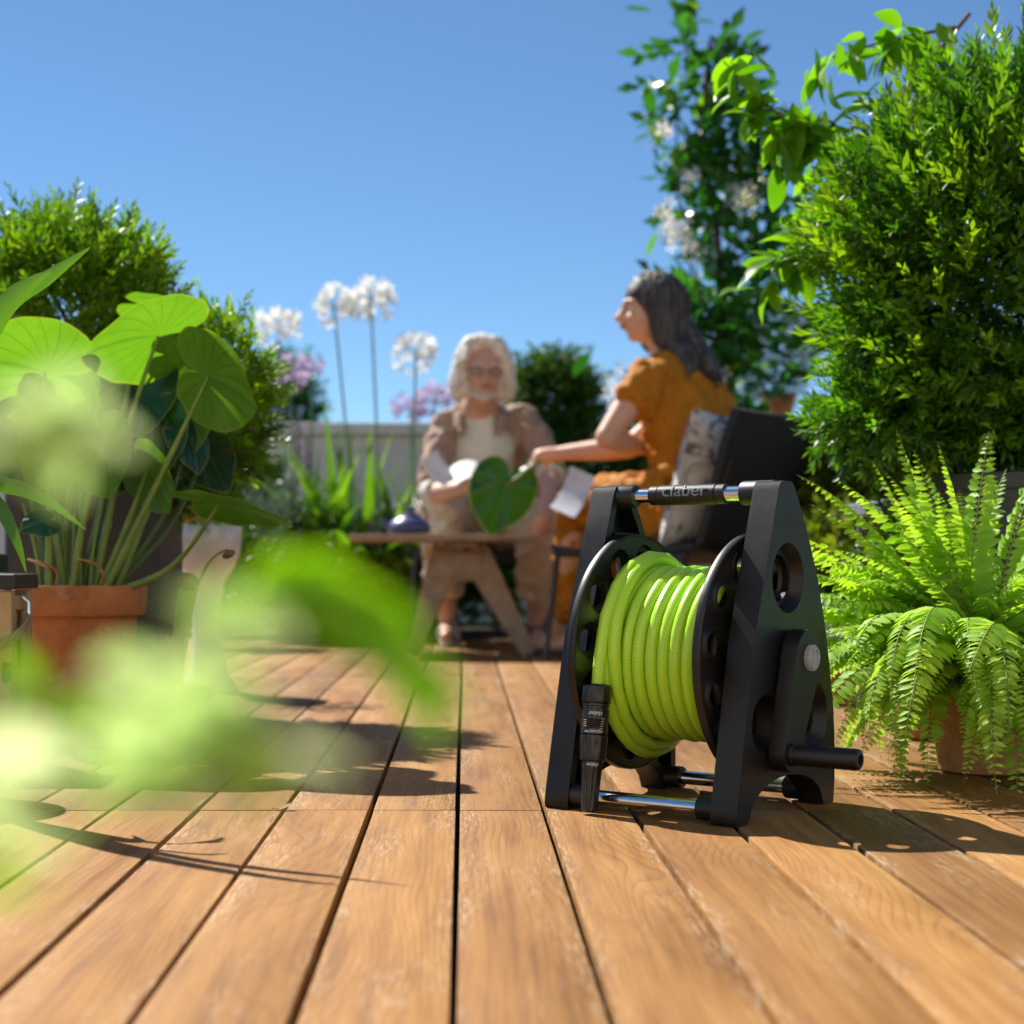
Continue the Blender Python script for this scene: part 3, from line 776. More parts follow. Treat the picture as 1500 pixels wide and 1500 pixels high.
for i in range(24):
    a0 = 2 * math.pi * i / 24
    for da, rr in ((0, 0.0152), (0.07, 0.0168), (0.18, 0.0168), (0.25, 0.0152)): gear.append((rr * math.cos(a0 + da), AX_Z + rr * math.sin(a0 + da)))
m = MB(); m.prism(gear, fx, 0.1665, 0.1725); m.prism(circ((0, AX_Z), 0.0140, 40), fx, 0.1725, 0.1745, [circ((0, AX_Z), 0.0112, 40)])
m.prism([(-.0021, AX_Z - .0113), (.0021, AX_Z - .0113), (.0021, AX_Z + .0113), (-.0021, AX_Z + .0113)], fx, 0.1725, 0.1742)
m.prism([(-.0113, AX_Z - .0018), (-.0022, AX_Z - .0018), (-.0022, AX_Z + .0018), (-.0113, AX_Z + .0018)], fx, 0.1725, 0.1740)
m.prism([(.0022, AX_Z - .0018), (.0113, AX_Z - .0018), (.0113, AX_Z + .0018), (.0022, AX_Z + .0018)], fx, 0.1725, 0.1740)
kn = m.build('crank_knob', 'knob_grey', crank, 35, world=False); kn['label'] = 'grey ribbed knob with a cross'

# ================================================================== the hose
hose_t = thing('garden_hose', RM @ Vector((0, 0, 0.04)), 'bright green braided garden hose wound on the black reel', 'hose')
HR = 0.0086; pts = []
def coil(x0, x1, turns, rad, a0, sgn=1, n=40, wob=0.0):
    out = []; N = int(turns * n)
    for i in range(N + 1):
        t = i / N; a = a0 + sgn * 2 * math.pi * turns * t
        # near-flat turns with a quick step sideways at the top rear, as a wound hose lies
        k = turns * t; st = math.floor(k) + min(1.0, max(0.0, (k - math.floor(k) - 0.62) / 0.38)) ** 1.0
        st = 0.45 * k + 0.55 * st
        x = x0 + (x1 - x0) * st / turns
        r = rad(t, a) if callable(rad) else rad
        if wob: x += wob * math.sin(3.1 * a * 0.37 + 2 * x * 40); r += wob * 0.6 * math.sin(a * 0.53 + 1)
        out.append(Vector((x, r * math.cos(a), AX_Z + r * math.sin(a))))
    return out
# angle 0 = rear, 90 = top, 180 = front.  first layer (below) right to left, second layer back again, the free end falls at the front
lay1 = coil(0.0772, -0.0770, 8.75, lambda t, a: 0.1085 + 0.0012 * math.sin(a * 0.21 + 1.0) * math.sin(a * 0.37), R(-90), 1, wob=0.0010)
a_end = R(-90) + 2 * math.pi * 8.75
lay2 = coil(-0.0770, -0.047, 2.0, lambda t, a: 0.1085 + 0.0158 * min(1, t * 5) + 0.010 * max(0.0, -math.sin(a)) * min(1, t * 2), a_end, 1)
a2 = a_end + 2 * math.pi * 2.0
fin = []
last = lay2[-1]
tail_a = a2
for i in range(1, 19):
    a = tail_a + R(360 - ((math.degrees(tail_a) - 176) % 360)) * i / 18; r = 0.1245 + 0.006 * i / 18
    fin.append(Vector((last.x - 0.016 * i / 18, r * math.cos(a), AX_Z + r * math.sin(a))))
top = Vector((-0.0645, -0.1365, 0.160))
fin += [fin[-1].lerp(top, 0.5) + Vector((0, -0.001, 0)), top, top + Vector((0.0002, -0.001, -0.012))]
path = lay1 + lay2[1:] + fin
dense = []
for p in path:
    if not dense or (p - dense[-1]).length > 0.004: dense.append(p)
path = [RM @ p for p in dense]
SEG = 18
b = MB(); uvs = []; acc = 0.0
# rebuild the tube with one doubled column so the braid pattern can run round without a seam
pts_ = path; n = len(pts_); up = Vector((0, 0, 1)); vs = []; fs = []
for i, p in enumerate(pts_):
    if i: acc += (p - pts_[i - 1]).length
    t = (pts_[min(i + 1, n - 1)] - pts_[max(i - 1, 0)]).normalized(); x = t.cross(up)
    if x.length < 1e-5: x = t.orthogonal()
    x.normalize(); up = x.cross(t).normalized()
    for k in range(SEG + 1):
        a = 2 * math.pi * k / SEG; vs.append(p + (x * math.cos(a) + up * math.sin(a)) * HR); uvs.append((k / SEG, acc / (2 * HR)))
for i in range(n - 1):
    for k in range(SEG): fs.append((i * (SEG + 1) + k, i * (SEG + 1) + k + 1, (i + 1) * (SEG + 1) + k + 1, (i + 1) * (SEG + 1) + k))
b.add(vs, fs); b.uv = uvs
b.build('hose_coil', 'hose_green', hose_t, 180, fix=False)

# connector and nozzle at the free end, hanging upside down
tipL, topL = Vector((-0.0605, -0.1630, 0.0035)), Vector((-0.0645, -0.1385, 0.1625))
ax = (tipL - topL); LEN = ax.length; ax.normalize()
tx = Vector((1, 0, 0)) - ax * ax.x; tx.normalize(); ty = ax.cross(tx)
NM = Matrix((tx, ty, ax)).transposed().to_4x4(); NM.translation = topL
NW = RM @ NM
def rib(n, amp, lo, hi): return lambda i, a: 1 + (amp * max(-0.4, math.cos(n * a)) if lo <= i <= hi else 0)
def nozzle_part(name, prof, mod=None, mat='black_gloss', seg=72, par=None):
    q = MB(); q.lathe([(r, z) for r, z in prof], seg, M=NW, mod=mod); return q.build(name, mat, par or hose_t, 32)
cap = nozzle_part('connector_nut', [(0.0100, -0.002), (0.0170, -0.001), (0.0190, 0.0015), (0.0193, 0.006), (0.0193, 0.019), (0.0186, 0.0225), (0.0150, 0.0230)], rib(12, 0.022, 2, 5))
conn = nozzle_part('connector', [(0.0150, 0.0230), (0.0180, 0.0236), (0.0183, 0.0250), (0.0180, 0.0268), (0.0166, 0.0272), (0.0166, 0.0298), (0.0178, 0.0304), (0.0178, 0.0420)]
        + [(0.0178 - 0.0009 * (k % 2), 0.0425 + 0.0026 * (k // 2) + 0.0013 * (k % 2) + 0.0004) for k in range(10)] + [(0.0178, 0.0562), (0.0178, 0.0622), (0.0170, 0.0628)])
grp = nozzle_part('nozzle_grip', [(0.0150, 0.0630), (0.0176, 0.0638), (0.0180, 0.0680), (0.0177, 0.0720), (0.0171, 0.0830), (0.0166, 0.0930), (0.0160, 0.0960), (0.0140, 0.0968)], lambda i, a: 1 - (0.075 * max(0, math.cos(8 * a)) ** 2 if 3 <= i <= 4 else 0))
noz = nozzle_part('spray_nozzle', [(0.0118, 0.0968), (0.0136, 0.0972), (0.0134, 0.1060), (0.0128, 0.1100), (0.0118, 0.1300), (0.0106, LEN - 0.004), (0.0100, LEN - 0.001), (0.0070, LEN), (0.0062, LEN - 0.002)], lambda i, a: 1 - (0.11 * max(0, math.cos(8 * a)) ** 2 if 3 <= i <= 5 else 0))
FACE = math.atan2(-0.93, -0.05)
# direction on the nozzle that looks at the camera
cdir = (RM.inverted() @ Vector((0, 0, 0.32)) - topL); fa = math.atan2(cdir.dot(ty), cdir.dot(tx))
def on_nozzle(r, zc, da=0.0):
    def f(u, v, w):
        a = fa + da - u / r; q = r + 0.0003 + w; return NW @ Vector((q * math.cos(a), q * math.sin(a), zc + v))
    return f
def on_nozzle_flip(r, zc, da=0.0):
    def f(u, v, w):
        a = fa + da + u / r; q = r + 0.0003 + w; return NW @ Vector((q * math.cos(a), q * math.sin(a), zc + v))
    return f
text_mesh('claber', 0.0075, on_nozzle_flip(0.0178, 0.0365), 'lettering', 'letter_white', conn, 0.00015, world=True)
text_mesh('AQUASTOP', 0.0046, on_nozzle_flip(0.0178, 0.0592, 0.05), 'lettering', 'letter_white', conn, 0.00015, world=True)
text_mesh('claber', 0.0066, on_nozzle_flip(0.0135, 0.1015), 'lettering', 'letter_white', noz, 0.00015, world=True)
for k in range(5):
    q = MB(); a = fa - 0.75 + 0.03 * k; zc = 0.0425 + 0.0032 * k
    p0 = NW @ Vector((0.0181 * math.cos(a), 0.0181 * math.sin(a), zc)); p1 = NW @ Vector((0.0181 * math.cos(a + .26), 0.0181 * math.sin(a + .26), zc + .0008))
    q.tube([p0, p1], 0.0003, 6); q.build('scale_mark', 'letter_white', conn, 0)

# ================================================================== furniture
def lounge_chair(name, base, rot, label, W=.69, TOP=.770):
    """low black woven lounge chair; local +y is the way it faces, origin under the seat's rear edge"""
    t_ = thing(name, base, label, 'chair', 'black lounge chairs', rotz=rot)
    D, H, BK = .56, .375, .160
    # one bent shell: seat and back
    prof = []
    for i in range(9): prof.append((D - D * i / 8 * .96, H - .012 - .022 * math.sin(math.pi * i / 8)))
    for i in range(1, 5):
        a = R(90 * i / 4 * .82); prof.append((.022 - .05 * math.sin(a) , H - .012 + .05 * (1 - math.cos(a))))
    y0, z0 = prof[-1]
    for i in range(1, 8): prof.append((y0 + (-BK - y0) * i / 7, z0 + (TOP - z0) * i / 7))
    def shell(i0, i1, nm, mat, th=.018, wfun=lambda t: 1.0, par=t_):
        vs, fs = [], []; pr = prof[i0:i1]; nu = 10
        for j, (y, z) in enumerate(pr):
            jn = min(j + 1, len(pr) - 1); jp = max(j - 1, 0); ty_, tz_ = pr[jn][0] - pr[jp][0], pr[jn][1] - pr[jp][1]; l_ = math.hypot(ty_, tz_); ny, nz = tz_ / l_, -ty_ / l_
            if nz < 0 and abs(nz) > abs(ny): ny, nz = -ny, -nz
            t = j / (len(pr) - 1); ww = W / 2 * wfun(t)
            for k in range(nu + 1):
                u = -1 + 2 * k / nu; sag = .030 * (1 - u * u)
                for s in (0, 1): vs.append((u * ww, y - ny * sag + ny * th * s, z - nz * sag + nz * th * s))
        q = MB(); n2 = (nu + 1) * 2
        for j in range(len(pr) - 1):
            for k in range(nu):
                for s in (0, 1):
                    a = j * n2 + k * 2 + s; fs.append((a, a + 2, a + n2 + 2, a + n2))
            for k in (0, nu): a = j * n2 + k * 2; fs.append((a, a + 1, a + n2 + 1, a + n2))
        for j in (0, len(pr) - 1):
            for k in range(nu): a = j * n2 + k * 2; fs.append((a, a + 1, a + 3, a + 2))
        q.add(vs, fs); return q.build(nm, mat, par, 50, world=False)
    shell(0, 10, 'seat', 'wicker'); shell(9, len(prof), 'backrest', 'wicker', .026, lambda t: .90 + .16 * t - .05 * max(0, t - .8) * 5)
    for sx in (-1, 1):
        q = MB(); x_ = sx * (W / 2 - .012)
        q.tube([(x_, D - .01, H - .022), (x_, .03, H - .030)], .010, 8); q.build('seat_rail', 'dark_metal', t_, 60, world=False)
        q = MB(); q.tube([(x_, D - .02, H - .025), (x_ + sx * .022, D + .012, .008)], [.0105, .0085], 8); q.build('leg', 'dark_metal', t_, 60, world=False)
        q = MB(); q.tube([(x_, .06, H - .030), (x_ + sx * .022, -.08, .008)], [.0105, .0085], 8); q.build('leg', 'dark_metal', t_, 60, world=False)
        q = MB(); q.tube([(x_ * .96, .02, H - .02), (x_ * .92, -.045, H + .10), (x_ * .97, -.115, H + .25)], .0085, 8); q.build('back_strut', 'dark_metal', t_, 60, world=False)
    q = MB(); q.tube([(-(W / 2 - .01), D - .012, H - .026), (W / 2 - .01, D - .012, H - .026)], .010, 8); q.build('front_rail', 'dark_metal', t_, 60, world=False)
    return t_
FW = math.atan2(.68, -.73) - math.pi / 2
lounge_chair('lounge_chair', (.925, 5.175, 0), FW, 'black lounge chair under the person in orange, its back to the camera')
lounge_chair('lounge_chair', (.06, 6.98, 0), R(180), 'black lounge chair under the person with white hair behind the table', .52, .66)

TC = Vector((-.07, 5.86, 0)); TZ = P(0, 782, 5.6).z
tab = thing('coffee_table', TC, 'low wooden coffee table with splayed trestle legs in front of the man', 'table')
for k in range(4):
    m = MB(); m.box((TC.x, TC.y - .2025 + .135 * k, TZ - .012), (.64, .131, .024)); m.build('plank', 'table_wood', tab, 0, bevel=.003)
m = MB(); m.box((TC.x + .06, TC.y, TZ - .036), (.12, .40, .022)); m.build('cleat', 'table_wood', tab, 0, bevel=.002)
def plank_leg(top, bot, w0, w1, th=.030):
    top, bot = Vector(top), Vector(bot); d_ = (bot - top).normalized(); s_ = Vector((1, 0, 0)); s_ = (s_ - d_ * s_.dot(d_)).normalized(); n_ = d_.cross(s_)
    vs = []
    for p, w in ((top, w0), (bot, w1)):
        for a, b in ((-1, -1), (1, -1), (1, 1), (-1, 1)): vs.append(p + s_ * a * w / 2 + n_ * b * th / 2)
    q = MB(); q.add(vs, [(0, 1, 2, 3), (7, 6, 5, 4), (0, 4, 5, 1), (1, 5, 6, 2), (2, 6, 7, 3), (3, 7, 4, 0)]); q.build('leg', 'table_wood', tab, 0, bevel=.003)
zt_ = TZ - .048
for sy in (-1, 1):
    for sx in (-1, 1):
        plank_leg((TC.x + .06 + sx * .040, TC.y + sy * .10, zt_), (TC.x + .092 + sx * .205, TC.y + sy * .17, .004), .110, .050)
    m = MB(); m.box((TC.x + .064, TC.y + sy * .115, zt_ - .065), (.15, .024, .10)); m.build('gusset', 'table_wood', tab, 0, bevel=.003)

tpc = Vector((P(600, 780, 5.72).x, 5.72, TZ + .001))
pot_ = thing('teapot', tpc, 'dark blue cast iron teapot on the left end of the table', 'teapot')
m = MB(); m.lathe([(.040, 0), (.066, .004), (.076, .018), (.074, .030), (.060, .047), (.040, .060), (.036, .063), (.004, .064)], 44, c=tpc); body_ = m.build('body', 'teapot_blue', pot_, 50)
m = MB(); m.lathe([(.036, .0635), (.034, .069), (.012, .074), (.007, .077), (.007, .082), (.012, .087), (.011, .093), (.003, .096)], 32, c=tpc); m.build('lid', 'teapot_blue', pot_, 50)
m = MB(); sp = smooth_path([tpc + Vector((-.066, -.01, .028)), tpc + Vector((-.084, -.012, .036)), tpc + Vector((-.093, -.013, .052))], 5); m.tube(sp, [.013 - .0006 * i for i in range(len(sp))], 12); m.build('spout', 'teapot_blue', pot_, 60)
m = MB(); sp = [tpc + Vector((.062 * math.cos(R(a)), 0.01, .050 + .062 * math.sin(R(a)))) for a in range(0, 181, 12)]; m.tube(sp, .0036, 8); m.build('handle', 'dark_metal', pot_, 60)
cupc = Vector((P(643, 780, 5.78).x, 5.80, TZ + .001))
cup_ = thing('tea_cup', cupc, 'small pale cup on the table between teapot and broad leaf', 'cup')
m = MB(); m.lathe([(.018, 0), (.020, .003), (.028, .030), (.030, .046), (.027, .046), (.024, .028), (.016, .006), (.002, .006)], 32, c=cupc); m.build('bowl', 'tee_cream', cup_, 50)
m = MB(); m.lathe([(.020, 0), (.019, -.0005)], 32, c=cupc + Vector((0, 0, .0005))); m.build('foot_ring', 'tee_cream', cup_, 50)

# ================================================================== people
def hand(mb, wrist, fwd, palm_n, curl=.5, L=.178, thumb=1, spread=.0, radius=.0085):
    """palm and five fingers; fwd = towards the fingertips, palm_n = out of the palm, thumb = side of the thumb along fwd x palm_n"""
    f = Vector(fwd).normalized(); n = Vector(palm_n); n = (n - f * n.dot(f)).normalized(); s = f.cross(n)
    w = Vector(wrist); k = L / .178
    mb.capsule([w - f * .02 * k, w + f * .045 * k, w + f * .078 * k], [.024 * k, .030 * k, .031 * k], 14, flat=None)
    for i, (off, ln) in enumerate([(.027, .070), (.009, .080), (-.009, .074), (-.026, .058)]):
        b = w + f * (.082 + (.004 if i in (1, 2) else 0)) * k + s * off * thumb * k
        p = [b - f * .02 * k, b]; d_ = f.copy(); a = 0
        for q in (.45, .32, .25):
            a += curl * (.5 + .35 * i * .3); d_ = (f * math.cos(a) + n * math.sin(a) + s * spread * off * 10).normalized(); p.append(p[-1] + d_ * ln * q * k)
        mb.capsule(p, [radius * k * 1.05, radius * k * 1.05, radius * k, radius * k * .9, radius * k * .75], 10)
    b = w + f * .025 * k + s * .026 * thumb * k
    p = [b, b + (f * .6 + s * .75 * thumb + n * .25).normalized() * .034 * k]
    p.append(p[-1] + (f * .85 + s * .25 * thumb + n * (.25 + .4 * curl)).normalized() * .030 * k); p.append(p[-1] + (f * .9 - s * .10 * thumb + n * (.3 + .4 * curl)).normalized() * .024 * k)
    mb.capsule(p, [.013 * k, .0115 * k, .0105 * k, .0085 * k], 10)

def head(mb, c, face, up, h=.232):
    """skull, jaw, nose, brow, ears; returns a frame: right, face, up"""
    f = Vector(face).normalized(); u = Vector(up); u = (u - f * u.dot(f)).normalized(); r = f.cross(u); k = h / .232
    M = Matrix((r, f, u)).transposed(); c = Vector(c); A = lambda x, y, z: c + r * x * k + f * y * k + u * z * k
    mb.ball(A(0, -.008, .026), (.075 * k, .093 * k, .088 * k), M, 20, 14)
    mb.ball(A(0, .022, -.030), (.060 * k, .066 * k, .080 * k), M, 20, 14)
    mb.ball(A(0, .048, -.086), (.026 * k, .028 * k, .022 * k), M, 14, 10)          # chin
    mb.capsule([A(0, .086, .010), A(0, .104, -.022), A(0, .110, -.030)], [.009 * k, .012 * k, .0145 * k], 12)   # nose
    mb.capsule([A(-.040, .072, .020), A(0, .086, .022), A(.040, .072, .020)], [.010 * k, .012 * k, .010 * k], 10)  # brow
    for s in (-1, 1):
        mb.ball(A(s * .030, .070, -.030), (.022 * k, .018 * k, .018 * k), M, 12, 8)     # cheek
        mb.ball(A(s * .075, -.008, -.012), (.010 * k, .018 * k, .031 * k), M, 12, 8)    # ear
    mb.capsule([A(-.020, .082, -.058), A(0, .092, -.058), A(.020, .082, -.058)], [.007 * k, .010 * k, .007 * k], 10)
    return A, M, k

def face_bits(par, A, M, k, lips='lips'):
    for s in (-1, 1):
        q = MB(); q.ball(A(s * .031, .0735, .000), (.0125 * k, .010 * k, .0085 * k), M, 12, 8); e = q.build('eye', 'eye_white', par, 180)
        q = MB(); q.ball(A(s * .031, .0815, .000), (.0060 * k, .004 * k, .0062 * k), M, 10, 8); q.build('iris', 'eye_dark', e, 180)
        q = MB(); q.capsule([A(s * .014, .090, .021), A(s * .032, .086, .026), A(s * .048, .074, .020)], [.0035 * k, .004 * k, .003 * k], 8); q.build('eyebrow', 'hair_grey' if lips == 'lips' else 'hair_white', par, 180)
    q = MB(); q.capsule([A(-.022, .086, -.057), A(0, .0985, -.056), A(.022, .086, -.057)], [.003 * k, .0062 * k, .003 * k], 10); q.build('mouth', 'lips', par, 180)

# ------------------------------------------------------------------ the man
mo = P(705, 930, 6.55); mo.z = 0
man = thing('person', (mo.x, 6.6, 0), 'person with white hair and beard in a brown overshirt reading a book behind the table', 'person')
hc = P(708, 545, 6.22); faceM = Vector((.10, -1, -.07))
neck = P(703, 598, 6.36); shL, shR = P(657, 622, 6.42), P(762, 612, 6.46)
chest, waist, pelv = P(706, 660, 6.44), P(702, 745, 6.68), P(702, 772, 6.80)
elL, waL = P(631, 726, 6.20), P(676, 715, 6.05)
elR, waR = P(808, 690, 6.32), P(799, 738, 6.10)
hipL, hipR = P(672, 778, 6.78), P(735, 778, 6.78); knL, knR = P(643, 752, 6.22), P(786, 762, 6.24); anL, anR = P(656, 914, 6.42), P(786, 916, 6.44)
B = MB()
A, HM_, hk = head(B, hc, faceM, (.05, -.15, 1), .228)
B.capsule([hc + Vector((0, .03, -.07)), neck], [.056, .060], 14)
B.capsule([neck, chest, waist, pelv], [.075, .12, .12, .13], 18)
for s_, e_, w_ in ((shL, elL, waL), (shR, elR, waR)):
    B.capsule([chest.lerp(s_, .5), s_, s_.lerp(e_, .5), e_], [.06, .052, .048, .040], 14)
    B.capsule([e_, e_.lerp(w_, .35), w_], [.042, .042, .028], 14)
hand(B, waL, P(698, 706, 6.0) - waL, (.1, .3, .9), .55, .175, -1)
hand(B, waR, P(794, 758, 6.06) - waR, (-.5, .6, -.2), .45, .175, 1)
for h_, k_, a_ in ((hipL, knL, anL), (hipR, knR, anR)):
    B.capsule([pelv, h_, h_.lerp(k_, .5), k_], [.10, .088, .078, .060], 14)
    B.capsule([k_, k_.lerp(a_, .35), a_], [.058, .056, .036], 14)
    toe = a_ + Vector((-.005, -.17, -.045)); B.capsule([a_ + Vector((0, .045, -.035)), a_ + Vector((0, -.05, -.03)), toe], [.034, .036, .026], 12)
fuse('body', B, 'skin_man', man, .0075, 4)
face_bits(man, A, HM_, hk, 'man')
q = MB()
for s in (-1, 1):
    ring = [A(s * .033 + .022 * math.cos(a), .098, -.002 + .017 * math.sin(a)) for a in [2 * math.pi * i / 20 for i in range(21)]]; q.tube(ring, .0018, 6, caps=False)
    q.tube([A(s * .055, .097, .004), A(s * .078, .0, .006)], .0018, 6)
q.tube([A(-.011, .100, .0), A(.011, .100, .0)], .0018, 6); q.build('glasses', 'dark_metal', man, 80)
# hair: swept volume to the jaw, parted, with a fringe
H = MB()
H.ball(A(0, -.030, .046), (.088, .092, .092), HM_, 22, 16)
for s in (-1, 1):
    H.capsule([A(s * .040, .010, .112), A(s * .080, -.006, .050), A(s * .094, -.010, -.025), A(s * .106, -.014, -.078)], [.030, .036, .036, .018], 12)
    H.capsule([A(s * .07, -.05, .04), A(s * .086, -.05, -.03), A(s * .090, -.05, -.09)], [.045, .045, .028], 12)
H.capsule([A(.030, .034, .124), A(.070, .034, .080), A(.090, .006, .02)], [.020, .018, .018], 12)
H.capsule([A(.020, .044, .124), A(-.034, .056, .110), A(-.076, .044, .060), A(-.094, .012, .0)], [.020, .022, .020, .022], 12)
H.capsule([A(-.062, -.035, -.055), A(0, -.060, -.070), A(.062, -.035, -.055)], [.046, .052, .046], 14)
H.capsule([A(-.085, -.03, -.02), A(-.080, -.02, -.075)], [.036, .030], 12); H.capsule([A(.085, -.03, -.02), A(.080, -.02, -.075)], [.036, .030], 12)
fuse('hair', H, 'hair_white', man, .006, 5, .008, 26)
H = MB()
H.capsule([A(-.056, .034, -.066), A(-.036, .060, -.090), A(0, .076, -.100), A(.036, .060, -.090), A(.056, .034, -.066)], [.006, .011, .017, .011, .006], 12)
fuse('beard', H, 'beard', man, .005, 3, .003, 50)
H = MB(); H.capsule([A(-.026, .086, -.048), A(0, .1005, -.043), A(.026, .086, -.048)], [.003, .005, .003], 10); H.build('moustache', 'beard', man, 180)
def locks(par, paths, r0, r1, mat, seed):
    """loose locks of hair over the combed volume, one mesh"""
    g_ = random.Random(seed); q = MB()
    for pts in paths:
        sp = smooth_path(pts, 5); n_ = len(sp); k_ = g_.uniform(.7, 1.25)
        q.tube(sp, [(r0 + (r1 - r0) * (i / (n_ - 1)) ** 2) * k_ for i in range(n_)], 5)
    return q.build('hair_locks', mat, par, 180)
gh = random.Random(3); paths = []
for k in range(230):
    th = R(gh.uniform(52, 308)); s_, c_ = math.sin(th), math.cos(th); j_ = lambda a: gh.gauss(0, a); o_ = gh.uniform(.93, 1.12); ln = gh.uniform(.8, 1.15)
    paths.append([A(.03 * s_ + j_(.012), .03 * c_ - .01 + j_(.012), .137), A(.068 * s_ * o_, .072 * c_ * o_ - .025, .116 + j_(.004)), A(.098 * s_ * o_ + j_(.004), .100 * c_ * o_ - .028, .050 + j_(.006)), A(.106 * s_ * o_ + j_(.006), .100 * c_ * o_ - .028, -.025 * ln + j_(.008)), A(.116 * s_ * o_ + j_(.012), .104 * c_ * o_ - .030 + j_(.008), -.082 * ln + j_(.012))])
for k in range(46):
    w_ = gh.uniform(0, 1); j_ = lambda a: gh.gauss(0, a); sg = -1 if k % 3 else 1
    paths.append([A(.022 + j_(.008), .02 + .02 * w_, .138 + j_(.003)), A(.022 + sg * .040 + j_(.006), .052 + .018 * w_, .120 - .012 * w_ + j_(.004)), A(sg * .074 + j_(.006), .046 + .016 * w_, .074 - .02 * w_ + j_(.006)), A(sg * .096 + j_(.006), .014 + j_(.008), .006 + j_(.01)), A(sg * .104 + j_(.008), .0 + j_(.008), -.045 + j_(.02))])
locks(man, paths, .0055, .0012, 'hair_white', 4)
# clothes
Tm = MB(); Tm.capsule([neck + Vector((0, .01, -.045)), chest + Vector((0, -.035, .02)), chest.lerp(waist, .6) + Vector((0, -.045, 0)), waist + Vector((0, -.03, -.02))], [.075, .128, .135, .135], 20)
fuse('tee_shirt', Tm, 'tee_cream', man, .010, 5, .006, 14)
S = MB()
for sgn, s_, e_ in ((-1, shL, elL), (1, shR, elR)):
    ox = .082 * sgn
    S.capsule([neck + Vector((.060 * sgn, .03, -.03)), chest + Vector((ox, .012, .05)), chest.lerp(waist, .6) + Vector((ox * 1.18, .01, 0)), waist + Vector((ox * 1.25, .0, -.05))], [.054, .088, .092, .098], 16)
    S.capsule([chest.lerp(s_, .55) + Vector((0, .01, .0)), s_ + Vector((.006 * sgn, 0, .004)), s_.lerp(e_, .55) + Vector((.012 * sgn, 0, 0)), s_.lerp(e_, .93)], [.070, .062, .060, .054], 16)
    S.capsule([neck + Vector((.045 * sgn, .045, .012)), neck + Vector((.074 * sgn, -.02, -.035)), neck + Vector((.072 * sgn, -.085, -.10))], [.022, .024, .014], 10)
S.capsule([neck + Vector((-.05, .06, .0)), chest + Vector((0, .075, .02)), waist + Vector((0, .07, -.02)), pelv + Vector((0, .05, 0))], [.06, .11, .12, .13], 16)
fuse('overshirt', S, 'shirt_brown', man, .008, 3, .016, 22)
for (e_, w_, nm) in ((elL, waL, 'cuff'), (elR, waR, 'cuff')):
    m = MB(); m.tube([e_.lerp(w_, .0), e_.lerp(w_, .22)], [.060, .056], 18); m.build('cuff', 'cuff' if nm else 'cuff', man, 50, bevel=.006)
Tr = MB()
for h_, k_, a_ in ((hipL, knL, anL), (hipR, knR, anR)):
    Tr.capsule([pelv, h_, h_.lerp(k_, .55), k_ + Vector((0, .0, .004))], [.13, .112, .098, .084], 16)
    Tr.tube(smooth_path([k_ + Vector((0, .02, .01)), k_.lerp(a_, .3) + Vector((0, -.012, 0)), k_.lerp(a_, .70)], 4), [.078, .079, .080, .080, .079, .078, .077, .076, .076], 18)
fuse('trousers', Tr, 'trousers', man, .009, 3, .014, 20)
for a_, mt in ((anL, 'sandal_pale'), (anR, 'sandal')):
    m = MB(); m.prism([(.034 * math.cos(t) * (1.12 if math.sin(t) < 0 else .9), -.055 + .135 * math.sin(t)) for t in [2 * math.pi * i / 28 for i in range(28)]], lambda u, v, w: (a_.x + u, a_.y + v, w), .004, .026); so = m.build('sandal', mt, man, 40, bevel=.004)
    for dy in (-.105, -.045):
        ar = [a_ + Vector((.040 * math.cos(t), dy, -a_.z + .026 + .055 * math.sin(t) * (1 if dy > -.08 else .75))) for t in [math.pi * i / 12 for i in range(13)]]; m = MB(); m.tube(ar, .009, 8, flat=1.0); m.build('strap', mt, so, 60)
# the open book in his hand
bk = P(672, 703, 6.02)
book = thing('open_book', bk, 'open pale book in the hands of the person with white hair', 'book')
def page_block(c, ux, uy, w, h, th, nm, mat):
    ux, uy = Vector(ux).normalized(), Vector(uy); uy = (uy - ux * uy.dot(ux)).normalized(); n_ = ux.cross(uy); c = Vector(c); vs, fs = [], []
    N = 8
    for i in range(N + 1):
        t = i / N; bow = .016 * math.sin(math.pi * t) ** .8
        for s in (0, 1):
            for e in (0, 1): vs.append(c + ux * w * t + uy * h * (e - .5) + n_ * (bow + th * s))
    for i in range(N):
        a = i * 4; fs += [(a, a + 4, a + 5, a + 1), (a + 2, a + 3, a + 7, a + 6), (a, a + 2, a + 6, a + 4), (a + 1, a + 5, a + 7, a + 3)]
    fs += [(0, 1, 3, 2), (N * 4, N * 4 + 2, N * 4 + 3, N * 4 + 1)]
    q = MB(); q.add(vs, fs); return q.build(nm, mat, book if nm != 'sheet' else mag, 40)
sp_c = P(664, 702, 5.99)
page_block(sp_c, P(624, 658, 5.99) - sp_c, (.25, .9, .35), .125, .16, .010, 'left_pages', 'paper')
page_block(sp_c, P(706, 690, 5.99) - sp_c, (-.05, .9, .45), .100, .16, .010, 'right_pages', 'paper')

